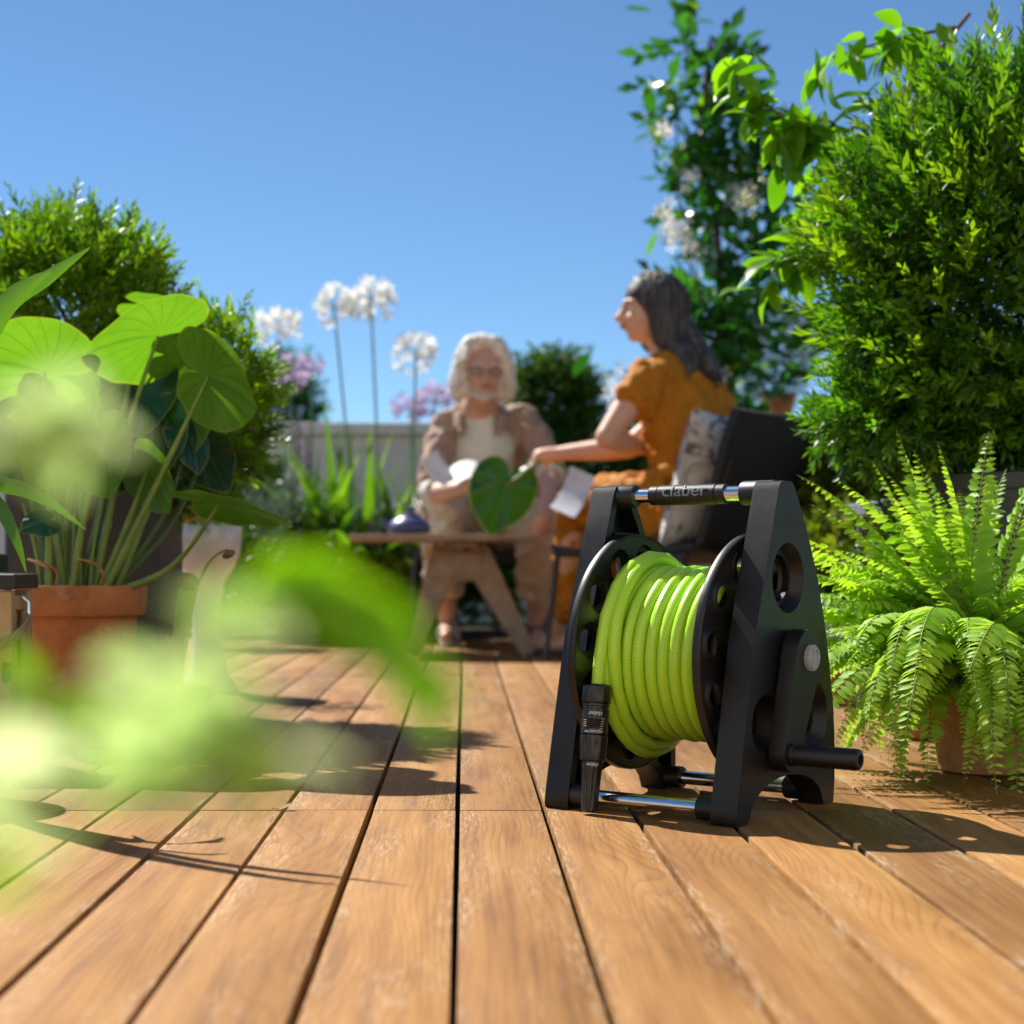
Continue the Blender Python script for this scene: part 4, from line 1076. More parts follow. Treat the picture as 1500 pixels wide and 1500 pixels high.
# ------------------------------------------------------------------ the woman
wom = thing('person', (.70, 5.30, 0), 'person with long grey hair in an orange dress seated on the black chair', 'person')
fdir = Vector((-.73, .68, 0)); ldir = Vector((-.68, -.73, 0))
hips = Vector((.75, 5.28, .475)); chestW = P(1003, 612, 5.30); neckB = P(985, 528, 5.32); headC = P(951, 456, 5.33)
lsh_, rsh = P(950, 548, 5.19), P(1034, 560, 5.43)
lel, lwr = P(889, 640, 5.13), Vector((.575, 5.31, P(0, 655, 5.3).z))
rel, rwr = P(922, 655, 5.48), P(822, 664, 5.58)
lkn, rkn = P(850, 742, 5.46), P(880, 735, 5.62)
lan_, ran = P(815, 948, 5.72), P(850, 945, 5.85); lan_.z = .075; ran.z = .075
B = MB()
A, HW, wk = head(B, headC, Vector((-.96, -.16, .02)), (.02, .05, 1), .222)
B.capsule([headC + Vector((.02, 0, -.07)), neckB + Vector((-.005, 0, .0))], [.046, .050], 14)
B.capsule([neckB, chestW, hips.lerp(chestW, .4), hips], [.06, .105, .10, .125], 16)
B.capsule([neckB, lsh_, lsh_.lerp(lel, .5), lel], [.05, .046, .045, .037], 14); B.capsule([lel, lel.lerp(lwr, .3), lwr], [.038, .039, .026], 14)
B.capsule([neckB, rsh, rsh.lerp(rel, .5), rel], [.05, .046, .042, .037], 14); B.capsule([rel, rel.lerp(rwr, .3), rwr], [.038, .039, .026], 14)
hand(B, lwr, Vector((.6, .5, .25)), (.2, -.5, .4), .5, .160, 1, radius=.0078)
hand(B, rwr, P(796, 668, 5.60) - rwr, (-.05, .05, -1), .75, .165, -1, radius=.0080)
for k_, a_ in ((lkn, lan_), (rkn, ran)):
    B.capsule([hips, hips.lerp(k_, .5), k_], [.11, .085, .058], 14); B.capsule([k_, k_.lerp(a_, .35), a_], [.055, .052, .032], 14)
    B.capsule([a_ + Vector((.03, -.01, -.035)), a_ + Vector((-.03, .03, -.035)), a_ + Vector((-.10, .09, -.05))], [.030, .032, .022], 12)
fuse('body', B, 'skin_woman', wom, .0072, 4)
face_bits(wom, A, HW, wk)
for a_ in (lan_, ran):
    m = MB(); c_ = a_ + Vector((-.035, .03, 0)); m.prism([(c_.x + (-.73 * .12 * math.sin(t) + .68 * .035 * math.cos(t)), c_.y + (.68 * .12 * math.sin(t) + .73 * .035 * math.cos(t))) for t in [2 * math.pi * i / 24 for i in range(24)]], lambda u, v, w: (u, v, w), .003, .018); m.build('sandal', 'sandal', wom, 40)
# hair: smooth fall down the back
H = MB()
H.ball(A(0, -.022, .040), (.088, .102, .088), HW, 22, 16)
H.capsule([A(0, .040, .104), A(.045, .040, .084), A(.070, .030, .030)], [.018, .018, .014], 12); H.capsule([A(0, .040, .104), A(-.045, .040, .084), A(-.072, .026, .020)], [.018, .018, .016], 12)
b1, b2, b3 = P(1012, 500, 5.30), P(1030, 535, 5.27), P(1046, 556, 5.26)
for s, dx in ((-1, 0), (1, 0)):
    H.capsule([A(s * .062, -.02, .06), A(s * .076, -.015, -.02), A(s * .066, -.03, -.09), P(985, 520, 5.30 - .05 * -s) + Vector((.02, 0, 0)), P(1008, 545, 5.27 - .03 * -s)], [.040, .040, .042, .036, .018], 12)
H.capsule([A(0, -.06, .05), A(0, -.075, -.04), P(1005, 505, 5.32), b2, P(1048, 552, 5.28)], [.072, .070, .062, .046, .020], 14)
H.capsule([A(.03, -.06, .03), A(.03, -.08, -.06), P(1020, 515, 5.36), P(1046, 548, 5.34), P(1057, 560, 5.33)], [.055, .055, .048, .032, .010], 14)
fuse('hair', H, 'hair_grey', wom, .0075, 12, .003, 20)
gh = random.Random(8); paths = []
for k in range(240):
    th = R(gh.uniform(58, 302)); s_, c_ = math.sin(th), math.cos(th); j_ = lambda a: gh.gauss(0, a); o_ = gh.uniform(.97, 1.04); u_ = s_; e_ = gh.random()
    end = P(1012 + 46 * e_ + j_(4), 538 + 26 * e_ + j_(5), 5.31 - .06 * u_ - .02 * c_)
    paths.append([A(.012 * s_ + j_(.006), .02 * c_ - .005 + j_(.01), .131), A(.064 * s_ * o_, .072 * c_ * o_ - .022, .104 + j_(.003)), A(.094 * s_ * o_, .106 * c_ * o_ - .026, .035 + j_(.005)), A(.090 * s_ * o_, .092 * c_ * o_ - .036, -.055 + j_(.006)), A(.075 * s_ * o_, -.052 + .055 * c_, -.115).lerp(end, .35), end])
locks(wom, paths, .0050, .0012, 'hair_grey', 9)
# dress
D_ = MB()
D_.capsule([neckB + Vector((.02, .0, -.05)), chestW + Vector((-.005, 0, .01)), hips.lerp(chestW, .45) + Vector((.0, 0, 0)), hips + Vector((.0, 0, .01))], [.085, .130, .120, .150], 20)
D_.capsule([lsh_ + Vector((.05, .05, -.01)), neckB + Vector((.02, .01, -.04)), rsh + Vector((-.03, -.03, -.01))], [.075, .08, .078], 16)
D_.capsule([chestW + ldir * .05 + Vector((0, 0, .02)), hips.lerp(chestW, .5) + ldir * .05], [.11, .10], 16); D_.capsule([chestW - ldir * .06 + Vector((.01, 0, .02)), hips.lerp(chestW, .5) - ldir * .06], [.12, .11], 16)
D_.capsule([lsh_ + Vector((.045, .03, .0)), lsh_ + Vector((0, 0, .0)), lsh_.lerp(lel, .36) + Vector((.012, 0, -.004))], [.066, .064, .072], 16)
D_.capsule([rsh + Vector((-.03, -.03, 0)), rsh, rsh.lerp(rel, .40)], [.064, .064, .070], 16)
for k_ in (lkn, rkn): D_.capsule([hips + Vector((0, 0, -.005)), hips.lerp(k_, .5) + Vector((0, 0, .012)), k_ + Vector((0, 0, .004))], [.14, .112, .082], 16)
D_.capsule([hips.lerp(lkn, .4), hips.lerp(rkn, .4)], [.11, .11], 14); D_.capsule([lkn.lerp(hips, .3), rkn.lerp(hips, .3)], [.09, .09], 14)
hem = [(lkn, P(842, 800, 5.58), P(836, 862, 5.62)), (lkn.lerp(rkn, .5), P(858, 800, 5.64), P(852, 868, 5.66)), (rkn, P(875, 800, 5.70), P(872, 872, 5.74))]
for a, b, c in hem: D_.capsule([a, b, c, c + Vector((0, 0, -.045))], [.080, .070, .074, .070], 14)
fuse('dress', D_, 'dress', wom, .0085, 2, .018, 18)
m = MB(); wc = hips.lerp(chestW, .42)
m.tube([wc + fdir * .135 * math.cos(t) * -1 + ldir * .165 * math.sin(t) + Vector((0, 0, .012 * math.sin(t * 2))) for t in [2 * math.pi * i / 36 for i in range(37)]], .014, 8, caps=False, flat=1.6); bl = m.build('waist_tie', 'dress', wom, 60)
for k in range(3):
    a = wc + ldir * .165; m = MB(); e_ = a + ldir * .02 + Vector((-.03 + .03 * k, -.01, -.08 - .03 * k)); m.tube(smooth_path([a, a.lerp(e_, .5) + ldir * .03, e_], 5), [.010, .011, .012, .012, .012, .013, .013, .014, .014, .014, .010], 8); m.build('tie_end', 'dress', bl, 60)
# cushion at her back
pc = Vector((.875, 5.165, .575)) + fdir * .075
cush = thing('cushion', pc, 'grey patterned cushion between the person in orange and the black chair back', 'cushion')
cw, ch = .25, .22; up_ = Vector((0, 0, 1)) * .95 - fdir * .30; up_.normalize(); nn_ = up_.cross(-ldir).normalized()
vs, fs = [], []; N = 18
for side in (-1, 1):
    for i in range(N + 1):
        for j in range(N + 1):
            u, v = -1 + 2 * i / N, -1 + 2 * j / N; pin = 1 - .10 * (1 - abs(u * v)) * 0; th = .070 * max(0, (1 - u ** 4) * (1 - v ** 4)) ** .5
            sh = 1 - .07 * (1 - u * u) * abs(v) ** 4 if True else 1; sv = 1 - .07 * (1 - u * u)
            vs.append(pc + ldir * -1 * u * cw * (1 - .07 * (1 - v * v)) + up_ * v * ch * (1 - .07 * (1 - u * u)) + nn_ * side * th)
for s in (0, 1):
    b0 = s * (N + 1) ** 2
    for i in range(N):
        for j in range(N): a = b0 + i * (N + 1) + j; fs.append((a, a + 1, a + N + 2, a + N + 1))
q = MB(); q.add(vs, fs); q.build('cover', 'pillow_cloth', cush, 70)
q = MB(); ed = [pc + ldir * -1 * u * cw + up_ * v * ch for u, v in ((-1, -1), (1, -1), (1, 1), (-1, 1), (-1, -1))]; 
q.tube([e for k in range(4) for e in [ed[k].lerp(ed[k + 1], t) + ((pc - (ed[k] + ed[k + 1]) / 2).normalized() * .016 * math.sin(math.pi * t)) for t in (0, .25, .5, .75)]] + [ed[0]], .004, 6); q.build('piping', 'pillow_cloth', cush, 60)
# the leaf she holds and the sheet on her lap
lp = P(745, 720, 5.60)
leaf_t = thing('held_taro_leaf', lp, 'large green heart-shaped leaf held by its stalk over the table', 'leaf')
at_ = P(741, 712, 5.60)
place('leaf_blade', heart_mesh('leaf_blade', 'held_leaf', .175, .10, .30, .05, 77, .06), frame(at_, P(716, 785, 5.60) - at_, (.12, -.9, .35), 1.0), leaf_t)
m = MB(); m.tube(smooth_path([at_ + Vector((0, -.004, 0)), P(760, 698, 5.58), P(786, 678, 5.58), P(812, 676, 5.60), P(832, 690, 5.60)], 6), [.0065] * 25, 10); m.build('leaf_stalk', 'stem_green', leaf_t, 60)
mag = thing('magazine', P(840, 720, 5.40), 'pale printed sheet hanging from the lap of the person in orange', 'magazine')
c_ = P(852, 684, 5.40)
page_block(P(853, 690, 5.36), P(822, 752, 5.36) - P(853, 690, 5.36), (-.75, .55, .12), .150, .105, .003, 'sheet', 'paper_print')

# ================================================================== plants: makers
def strap_mesh(name, mat, L, W, lean=0.5, droop=1.2, n=14, fold=0.35, tipw=0.0, twist=0.0):
    """a long strap leaf: rises along +z leaning to +y, bending over"""
    vs, fs = [], []; y = z = 0.0; a = lean; st = L / n
    for i in range(n + 1):
        t = i / n; w = W / 2 * (0.55 + 0.45 * math.sin(math.pi * min(1, t * 1.2))) * (1 - t ** 3.5) + 0.0008
        ny, nz = -math.cos(a), math.sin(a); tw = twist * t
        for u in (-1, 0, 1):
            h = fold * w * abs(u)
            vs.append((u * w * math.cos(tw), y - ny * -h * 1 + u * w * math.sin(tw) * .5, z + nz * h))
        y += st * math.sin(a); z += st * math.cos(a); a += droop / n * (0.4 + 1.2 * t)
    for i in range(n):
        b = i * 3; fs += [(b, b + 1, b + 4, b + 3), (b + 1, b + 2, b + 5, b + 4)]
    return raw_mesh(name, np.array(vs), np.array(fs), mat)

def crown(parent, tpl, n, center, radii, mat, seed, amp=0.12, shell=(0.62, 1.0), up=0.35, scale=(0.8, 1.2), singles=0, piece='leaf_sprig', cut=None, whole=None, sstart=0.0):
    """foliage: sprigs through the volume of an uneven ellipsoid; the biggest in view as single parts, the rest as one"""
    g = np.random.default_rng(seed); tv, tf = tpl
    d = fib_dirs(n, g); lum = lumps(d, seed, amp)
    rad = g.uniform(shell[0] ** 2, shell[1] ** 2, n) ** .5
    pos = d * np.array(radii) * (lum * rad)[:, None] + np.array(center)
    nd = d / np.array(radii); nd /= np.linalg.norm(nd, axis=1, keepdims=True)
    yd = nd + g.normal(0, .35, (n, 3)); yd[:, 2] += up
    sc = g.uniform(*scale, n); M = mats_from(pos, yd, g.uniform(0, 6.28, n), sc)
    var = g.uniform(0, 1, n)
    if cut is not None:
        keep = cut(pos); M, var, pos, rad = M[keep], var[keep], pos[keep], rad[keep]
    if singles:
        camv = np.array([0, 0, CAM_H]) - np.array(center); camv /= np.linalg.norm(camv)
        score = (pos - np.array(center)) @ camv / max(radii) + rad * .6
        order = np.argsort(-score)[:singles]
        rest = np.ones(len(pos), bool); rest[order] = False
        mes = [raw_mesh(piece, tv, tf, mat, np.full(len(tv), v)) for v in (0.0, 0.33, 0.66)]
        for j, i in enumerate(order): place(piece, mes[j % 3], Matrix(M[i].tolist()), parent)
        M, var = M[rest], var[rest]
    v, f, va = scatter(tv, tf, M, var)
    Mi = np.array(world_of(parent).inverted()); v = v @ Mi[:3, :3].T + Mi[:3, 3]
    o = link_mesh('foliage', raw_mesh('foliage', v, f, mat, va), None, parent); o['kind'] = 'stuff'
    return o

def twig(parent, pts, r0, r1, mat='bark', name='branch', seg=8):
    p = smooth_path(pts, 6); n = len(p); m = MB(); m.tube(p, [r0 + (r1 - r0) * i / (n - 1) for i in range(n)], seg)
    return m.build(name, mat, parent, 60)

def pot_round(parent, base, h, rb, rt, rim_h, mat, rim=0.012, name='pot'):
    x, y, z = base; t = 0.010
    m = MB(); m.lathe([(rb - .006, 0), (rb, .004), (rb + (rt - rb) * (h - rim_h) / h, h - rim_h - .001), (rt - t * .5, h - rim_h - .001), (rt - t, h - .03), (rb - t, 0.02), (0.002, 0.02)], 48, c=base)
    o = m.build(name, mat, parent, 40)
    q = MB(); q.lathe([(rt - t * .6, h - rim_h), (rt + rim - .003, h - rim_h), (rt + rim, h - rim_h + .004), (rt + rim + .004, h - .005), (rt + rim + .001, h), (rt - t + .004, h), (rt - t, h - .006), (rt - t - .002, h - rim_h + .004)], 48, c=base, closed=True)
    q.build('rim', mat, o, 40)
    s = MB(); s.lathe([(rt - t - .001, h - .028), (rt * .5, h - .022), (0.003, h - .020)], 40, c=base); s.build('potting_soil', 'soil', o, 60)
    return o

# ------------------------------------------------------------------ fern
def frond_mesh(seed, L, e0, bend, pairs=30, wid=0.036, wave=0.0):
    """frond leaving the origin towards +y at elevation e0 and bending down by `bend` over its length"""
    g = np.random.default_rng(seed); N = pairs + 4
    pts, T = [], []; y = z = 0.0; x = 0.0
    for i in range(N + 1):
        t = i / N; a = e0 - bend * (t ** 1.35); pts.append((x, y, z)); T.append(a)
        y += L / N * math.cos(a); z += L / N * math.sin(a); x += L / N * wave * math.sin(2.2 * t)
    lv, lf = leaf_tpl(1.0, 0.38, 0.20, 0.10, 3)
    # a rounded ear at the base of each pinna gives the leaflet its blunt outline
    lv[:, 0] *= 1.0
    pos, yd, roll, sc, zz = [], [], [], [], []
    Ms = []
    for i in range(3, N):
        t = i / N; prof = min(1.0, (t - 0.05) / 0.16) ** .7 * (1 - t ** 2.6) ** .8
        if prof < .04: continue
        for s in (-1, 1):
            l = wid * prof * g.uniform(.86, 1.12); a = T[i]
            tang = np.array([0, math.cos(a), math.sin(a)]); nor = np.array([0, -math.sin(a), math.cos(a)]); side = np.array([s, 0, 0.0])
            dirv = side * 1.0 + tang * g.uniform(.18, .42) - nor * g.uniform(.10, .45); dirv /= np.linalg.norm(dirv)
            zax = nor + tang * g.uniform(-.5, .3); zax -= dirv * (zax @ dirv); zax /= np.linalg.norm(zax); xax = np.cross(dirv, zax)
            M = np.eye(4); M[:3, 0] = xax * l * 1.05; M[:3, 1] = dirv * l; M[:3, 2] = zax * l * 1.6
            M[:3, 3] = np.array(pts[i]) + tang * g.uniform(-.002, .002); Ms.append(M)
    v, f, va = scatter(lv, lf, np.array(Ms), g.uniform(0, .35, len(Ms)))
    # the midrib, a thin three-sided rod
    rv, rf = [], []
    for i in range(N + 1):
        r = 0.0016 * (1 - .75 * i / N); p = pts[i]; a = T[i]
        for k in range(3):
            b = 2 * math.pi * k / 3; rv.append((p[0] + r * math.cos(b), p[1] - math.sin(a) * r * math.sin(b), p[2] + math.cos(a) * r * math.sin(b)))
    for i in range(N):
        for k in range(3): rf.append((i * 3 + k, i * 3 + (k + 1) % 3, (i + 1) * 3 + (k + 1) % 3, (i + 1) * 3 + k))
    nv = len(v); me = raw_mesh('frond', np.concatenate([v, np.array(rv)]), np.concatenate([f, np.array(rf) + nv]), 'fern_leaf', np.concatenate([va, np.zeros(len(rv))]))
    me.materials.append(MAT['rachis'])
    mi = np.zeros(len(me.polygons), dtype=np.int32); mi[len(f):] = 1; me.polygons.foreach_set('material_index', mi)
    return me

FB = Vector(((1440 - PX) / FPX * 2.53, 2.53, 0.0))
fern = thing('potted_fern', FB, 'lush bright green fern spilling over its terracotta pot beside the reel', 'fern')
pot_round(fern, FB, 0.165, 0.066, 0.088, 0.040, 'terracotta_pale')
g = random.Random(21)
def fr(me, x, y, z, yaw, roll=0.0, s=1.0):
    M = Matrix.Translation((FB.x + x, FB.y + y, FB.z + z)) @ Matrix.Rotation(yaw, 4, 'Z') @ Matrix.Rotation(roll, 4, 'Y') @ Matrix.Scale(s, 4)
    place('frond', me, M, fern)
F_up = [frond_mesh(100 + i, 0.355, R(84 - 5 * i), R(14 + 10 * i), 36, 0.042, wave=.08 * (-1) ** i) for i in range(4)]
F_mid = [frond_mesh(120 + i, 0.33, R(60 - 6 * i), R(50 + 12 * i), 34, 0.040, wave=.16 * (-1) ** i) for i in range(6)]
F_low = [frond_mesh(140 + i, 0.34, R(40 - 8 * i), R(60 + 11 * i), 32, 0.037, wave=.2 * (-1) ** i) for i in range(6)]
F_hang = [frond_mesh(160 + i, 0.40, R(30 + 8 * i), R(120 + 5 * i), 40, 0.036, wave=.08 * (-1) ** i) for i in range(4)]
# yaw 0 points away from the camera (+y); +90 deg points left (-x); 180 towards the camera
for yaw, k, s in [(95, 0, 1.10), (130, 0, 1.0), (70, 0, 1.04), (-40, 0, 1.08), (-60, 0, 1.12), (-75, 1, 1.0), (20, 2, 1.0), (110, 2, 1.0), (150, 1, .85), (-110, 2, 1.0), (85, 1, 1.0), (100, 3, 1.1), (76, 3, 1.15), (60, 3, 1.0), (125, 3, 1.0)]:
    fr(F_up[k], g.uniform(-.05, .02), g.uniform(-.03, .03), 0.150, R(yaw), g.uniform(-.2, .2), s)
for i in range(34):
    yaw = 360 * i / 34 + g.uniform(-9, 9); fr(F_mid[i % 6], g.uniform(-.05, .04), g.uniform(-.04, .04), 0.150, R(yaw), g.uniform(-.35, .35), g.uniform(.7, 1.1))
for yaw in (66, 72, 78, 84, 88, 92, 95, 98, 101, 104, 108, 112, 116, 120, 124, 128, 136, 146):
    fr(F_mid[g.randrange(6)], g.uniform(-.06, .02), g.uniform(-.05, .04), 0.150, R(yaw + g.uniform(-5, 5)), g.uniform(-.35, .35), g.uniform(.8, 1.25))
for i in range(46):
    yaw = 360 * i / 46 + g.uniform(-9, 9); fr(F_low[i % 6], g.uniform(-.06, .05), g.uniform(-.06, .05), 0.150, R(yaw), g.uniform(-.3, .3), g.uniform(.65, 1.05))
for i in range(40):
    fr(F_low[i % 6], g.uniform(-.09, .03), g.uniform(-.08, .02), 0.150, R(g.uniform(75, 215)), g.uniform(-.4, .4), g.uniform(.5, .95))
for yaw, k, s in [(165, 0, 1.0), (150, 1, 1.0), (178, 2, .98), (195, 1, .95), (138, 3, 1.0), (122, 0, .98), (208, 0, .9), (104, 1, 1.0), (92, 2, .95), (220, 2, .85), (158, 3, .9), (172, 1, .85), (186, 3, .95), (132, 2, .85), (145, 0, .8), (160, 2, .75), (181, 0, .78), (200, 3, .85), (112, 3, .85), (152, 3, 1.04), (128, 1, .92), (214, 1, .95), (230, 3, .9)]:
    fr(F_hang[k], g.uniform(-.07, .03), g.uniform(-.09, -.02), 0.140, R(yaw + g.uniform(-4, 4)), g.uniform(-.2, .2), s * 1.10)

# ------------------------------------------------------------------ right shrub in its planter
SH = Vector((1.00, 2.92, 0.0))
pl = thing('round_planter', (1.07, 2.98, 0), 'dark grey round planter under the big clipped shrub', 'planter')
PLR = 0.235; pz = P(1353, 690, 2.80).z; w = .4
ppx = P(1353, 690, 3.0); x0 = ppx.x + PLR - w / 2; pc_ = Vector((ppx.x + PLR, 2.98, 0))
q = MB(); q.lathe([(PLR * .80, .002), (PLR * .82, .012), (PLR - .004, pz - .03), (PLR + .004, pz - .028), (PLR + .004, pz - .002), (PLR, pz), (PLR - .016, pz), (PLR - .02, pz - .02), (PLR * .8, .05), (.003, .05)], 72, c=pc_); q.build('planter_body', 'grey_planter', pl, 35)
q = MB(); q.lathe([(PLR - .026, pz - .045), (.003, pz - .030)], 48, c=pc_); q.build('potting_soil', 'soil', pl, 60)
shrub = thing('evergreen_shrub', (x0 + w / 2, 2.98, pz - .03), 'large dense evergreen shrub with small glossy leaves in the dark grey planter', 'shrub')
SC_ = P(1518, 412, 3.0)
for k in range(6):
    a = k * 1.1; twig(shrub, [(x0 + w / 2 + .03 * math.cos(a), 2.98 + .03 * math.sin(a), pz - .04), (x0 + w / 2 + .06 * math.cos(a), 2.98 + .05 * math.sin(a), pz + .12), (SC_.x + .2 * math.cos(a), SC_.y + .18 * math.sin(a), SC_.z + .08)], .011, .003, name='stem')
SPR = sprig_tpl(13, 0.066, 0.029, 0.0098, spread=1.0, seed=3, rows=2, stem=.0009)
crown(shrub, SPR, 4200, SC_, (0.350, 0.30, 0.365), 'box_leaf', 11, amp=.11, shell=(.55, 1.0), up=.30, scale=(.8, 1.3), singles=280)
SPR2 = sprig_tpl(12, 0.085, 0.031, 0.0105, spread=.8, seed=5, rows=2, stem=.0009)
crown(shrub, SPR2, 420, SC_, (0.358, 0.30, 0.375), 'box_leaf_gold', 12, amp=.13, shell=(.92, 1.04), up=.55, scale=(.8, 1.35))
# a low side bough of the same shrub hanging left under the crown
crown(shrub, SPR, 420, P(1310, 615, 2.95), (0.13, 0.12, 0.055), 'box_leaf', 13, amp=.2, shell=(.3, 1.0), up=.0, scale=(.8, 1.2))

bench = thing('metal_bench', P(1325, 800, 3.15) * 1, 'grey metal bench end behind the fern beside the dark planter', 'bench')
bp = P(1292, 732, 3.15); 
m = MB(); m.box((bp.x + .30, 3.30, bp.z - .013), (.60, .30, .028)); m.build('seat', 'bench_metal', bench, 0, bevel=.004)
for dx in (.02, .58):
    for dy in (-.13, .13):
        q = MB(); q.box((bp.x + dx + (.012 if dx < .1 else -.012), 3.30 + dy, (bp.z - .028) / 2), (.022, .022, bp.z - .028)); q.build('leg', 'bench_metal', bench, 0, bevel=.002)
q = MB(); q.box((bp.x + .30, 3.175, bp.z - .055), (.51, .014, .03)); q.build('rail', 'bench_metal', bench, 0)
st_ = thing('wooden_stake', P(1350, 825, 3.5), 'thin weathered wooden stake left of the dark planter', 'stake')
q = MB(); a_ = P(1349, 662, 3.5); q.tube([(a_.x, a_.y, -.09), (a_.x + .004, a_.y, .2), (a_.x - .003, a_.y, a_.z)], [.010, .010, .009], 8); q.build('shaft', 'lantern_wood', st_, 60)
q = MB(); q.tube([(a_.x - .0025, a_.y, a_.z), (a_.x - .003, a_.y, a_.z + .006)], [.0095, .006], 8); q.build('top_end', 'lantern_wood', st_, 60)

# terracotta pots behind the fern
for (px_, py_, Y, h, r, lab) in [(1342, 832, 3.0, .16, .045, 'terracotta pot half hidden behind the fern in front of the bench')]:
    b_ = P(px_, 825, Y); b_.z = 0
    h = CAM_H - (py_ - PY) / FPX * Y
    t_ = thing('terracotta_pot', b_, lab, 'pot'); pot_round(t_, b_, h, r * .72, r, .03, 'terracotta', rim=.006)
    crown(t_, sprig_tpl(10, .07, .03, .010, seed=8), 60, b_ + Vector((0, 0, h + .04)), (.07, .07, .05), 'bed_leaf', 77, shell=(.2, 1), up=.6)

# blue fescue tufts
blade = [strap_mesh('blade', 'blue_grass', .17, .0028, lean=.25 + .2 * i, droop=.9, n=5) for i in range(3)]
for (px_, py_, Y, lab) in [(1225, 920, 3.75, 'tuft of blue grey grass behind the reel, nearer the fern'), (1180, 905, 4.0, 'tuft of blue grey grass just behind the reel side')]:
    b_ = P(px_, py_, Y); b_.z = 0.0
    t_ = thing('blue_fescue', b_, lab, 'grass tuft', 'blue grass tufts')
    pm = MB(); pm.lathe([(.05, 0), (.07, .09), (.066, .09), (.05, .02), (.002, .02)], 28, c=b_); pm.build('pot', 'terracotta', t_, 40)
    sm = MB(); sm.lathe([(.064, .075), (.002, .08)], 24, c=b_); sm.build('potting_soil', 'soil', t_, 40)
    for k in range(90):
        M = Matrix.Translation((b_.x + rng.uniform(-.03, .03), b_.y + rng.uniform(-.03, .03), .07)) @ Matrix.Rotation(rng.uniform(0, 6.28), 4, 'Z') @ Matrix.Scale(rng.uniform(.7, 1.25), 4)
        place('blade', blade[k % 3], M, t_)

# ------------------------------------------------------------------ shrubs and hedges behind
def bush(name, px_, py_, Y, rpx, rpy, label, mat, n, seed, tpl, group=None, depth=None, trunk=None, z0=0.0, cat='shrub', barkm='bark', amp=.2, singles=0, up=.35):
    c = P(px_, py_, Y); rx, rz = rpx / FPX * Y, rpy / FPX * Y
    t_ = thing(name, (c.x, c.y, z0), label, cat, group)
    if trunk:
        twig(t_, [(c.x, c.y, z0 - .02), (c.x + .02, c.y, (z0 + c.z) / 2 - .1), (c.x, c.y, c.z)], trunk, trunk * .5, barkm, 'trunk')
        for k in range(5):
            a = k * 1.3; twig(t_, [(c.x, c.y, c.z - rz * .7), (c.x + rx * .3 * math.cos(a), c.y + rx * .3 * math.sin(a), c.z - rz * .3), (c.x + rx * .7 * math.cos(a), c.y + rx * .6 * math.sin(a), c.z + rz * .25)], trunk * .5, trunk * .15, barkm, 'branch')
    crown(t_, tpl, n, c, (rx, depth or rx * .8, rz), mat, seed, amp=amp, shell=(.35, 1.0), up=up, singles=singles)
    return t_
T_S = sprig_tpl(9, .10, .045, .020, spread=1.1, seed=31, rows=2, stem=.002)
T_M = sprig_tpl(9, .14, .065, .030, spread=1.1, seed=32, rows=2, stem=.0025)
T_F = sprig_tpl(12, .10, .035, .010, spread=.9, seed=33, rows=2, stem=.0015)
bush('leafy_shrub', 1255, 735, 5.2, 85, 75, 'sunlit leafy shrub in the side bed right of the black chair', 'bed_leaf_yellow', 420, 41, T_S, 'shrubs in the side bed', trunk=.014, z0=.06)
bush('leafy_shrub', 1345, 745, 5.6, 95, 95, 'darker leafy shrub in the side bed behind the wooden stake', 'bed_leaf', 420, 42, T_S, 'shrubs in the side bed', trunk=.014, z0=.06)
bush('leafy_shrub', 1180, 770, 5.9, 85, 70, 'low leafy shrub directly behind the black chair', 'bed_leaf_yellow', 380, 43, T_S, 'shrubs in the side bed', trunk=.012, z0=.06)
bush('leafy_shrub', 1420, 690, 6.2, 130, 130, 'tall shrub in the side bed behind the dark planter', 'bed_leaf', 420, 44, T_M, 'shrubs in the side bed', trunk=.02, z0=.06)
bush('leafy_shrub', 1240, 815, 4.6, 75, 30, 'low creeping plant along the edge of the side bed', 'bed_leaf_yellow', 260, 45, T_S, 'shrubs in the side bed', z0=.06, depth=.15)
bush('small_tree', 808, 590, 7.7, 62, 66, 'round green tree with orange bark behind the man', 'bed_leaf', 620, 46, T_S, trunk=.03, z0=.02, cat='tree', barkm='bark_red', amp=.28)
bush('distant_tree', 412, 590, 14.0, 52, 75, 'dark distant tree rising behind the left end of the parapet', 'vine_leaf', 500, 47, T_M, trunk=.05, z0=-.1, cat='tree')
bush('leafy_shrub', 985, 700, 7.6, 90, 110, 'shrub in the flower bed hidden behind the seated woman', 'bed_leaf', 420, 48, T_S, 'shrubs along the parapet', trunk=.02, z0=.02)
bush('leafy_shrub', 870, 690, 7.8, 55, 70, 'shrub in the flower bed between man and woman', 'bed_leaf', 360, 49, T_S, 'shrubs along the parapet', trunk=.02, z0=.02)
# pot plant standing on the coping
cp = P(1140, 612, 8.5); cp.z = 1.037
pp = thing('parapet_pot_plant', cp, 'bushy potted plant on the parapet behind the black chair', 'potted plant')
pot_round(pp, cp, .16, .065, .09, .035, 'terracotta', rim=.006)
crown(pp, T_F, 520, cp + Vector((-.06, 0, .36)), (.27, .2, .24), 'grey_leaf', 51, amp=.25, shell=(.25, 1), up=.6)

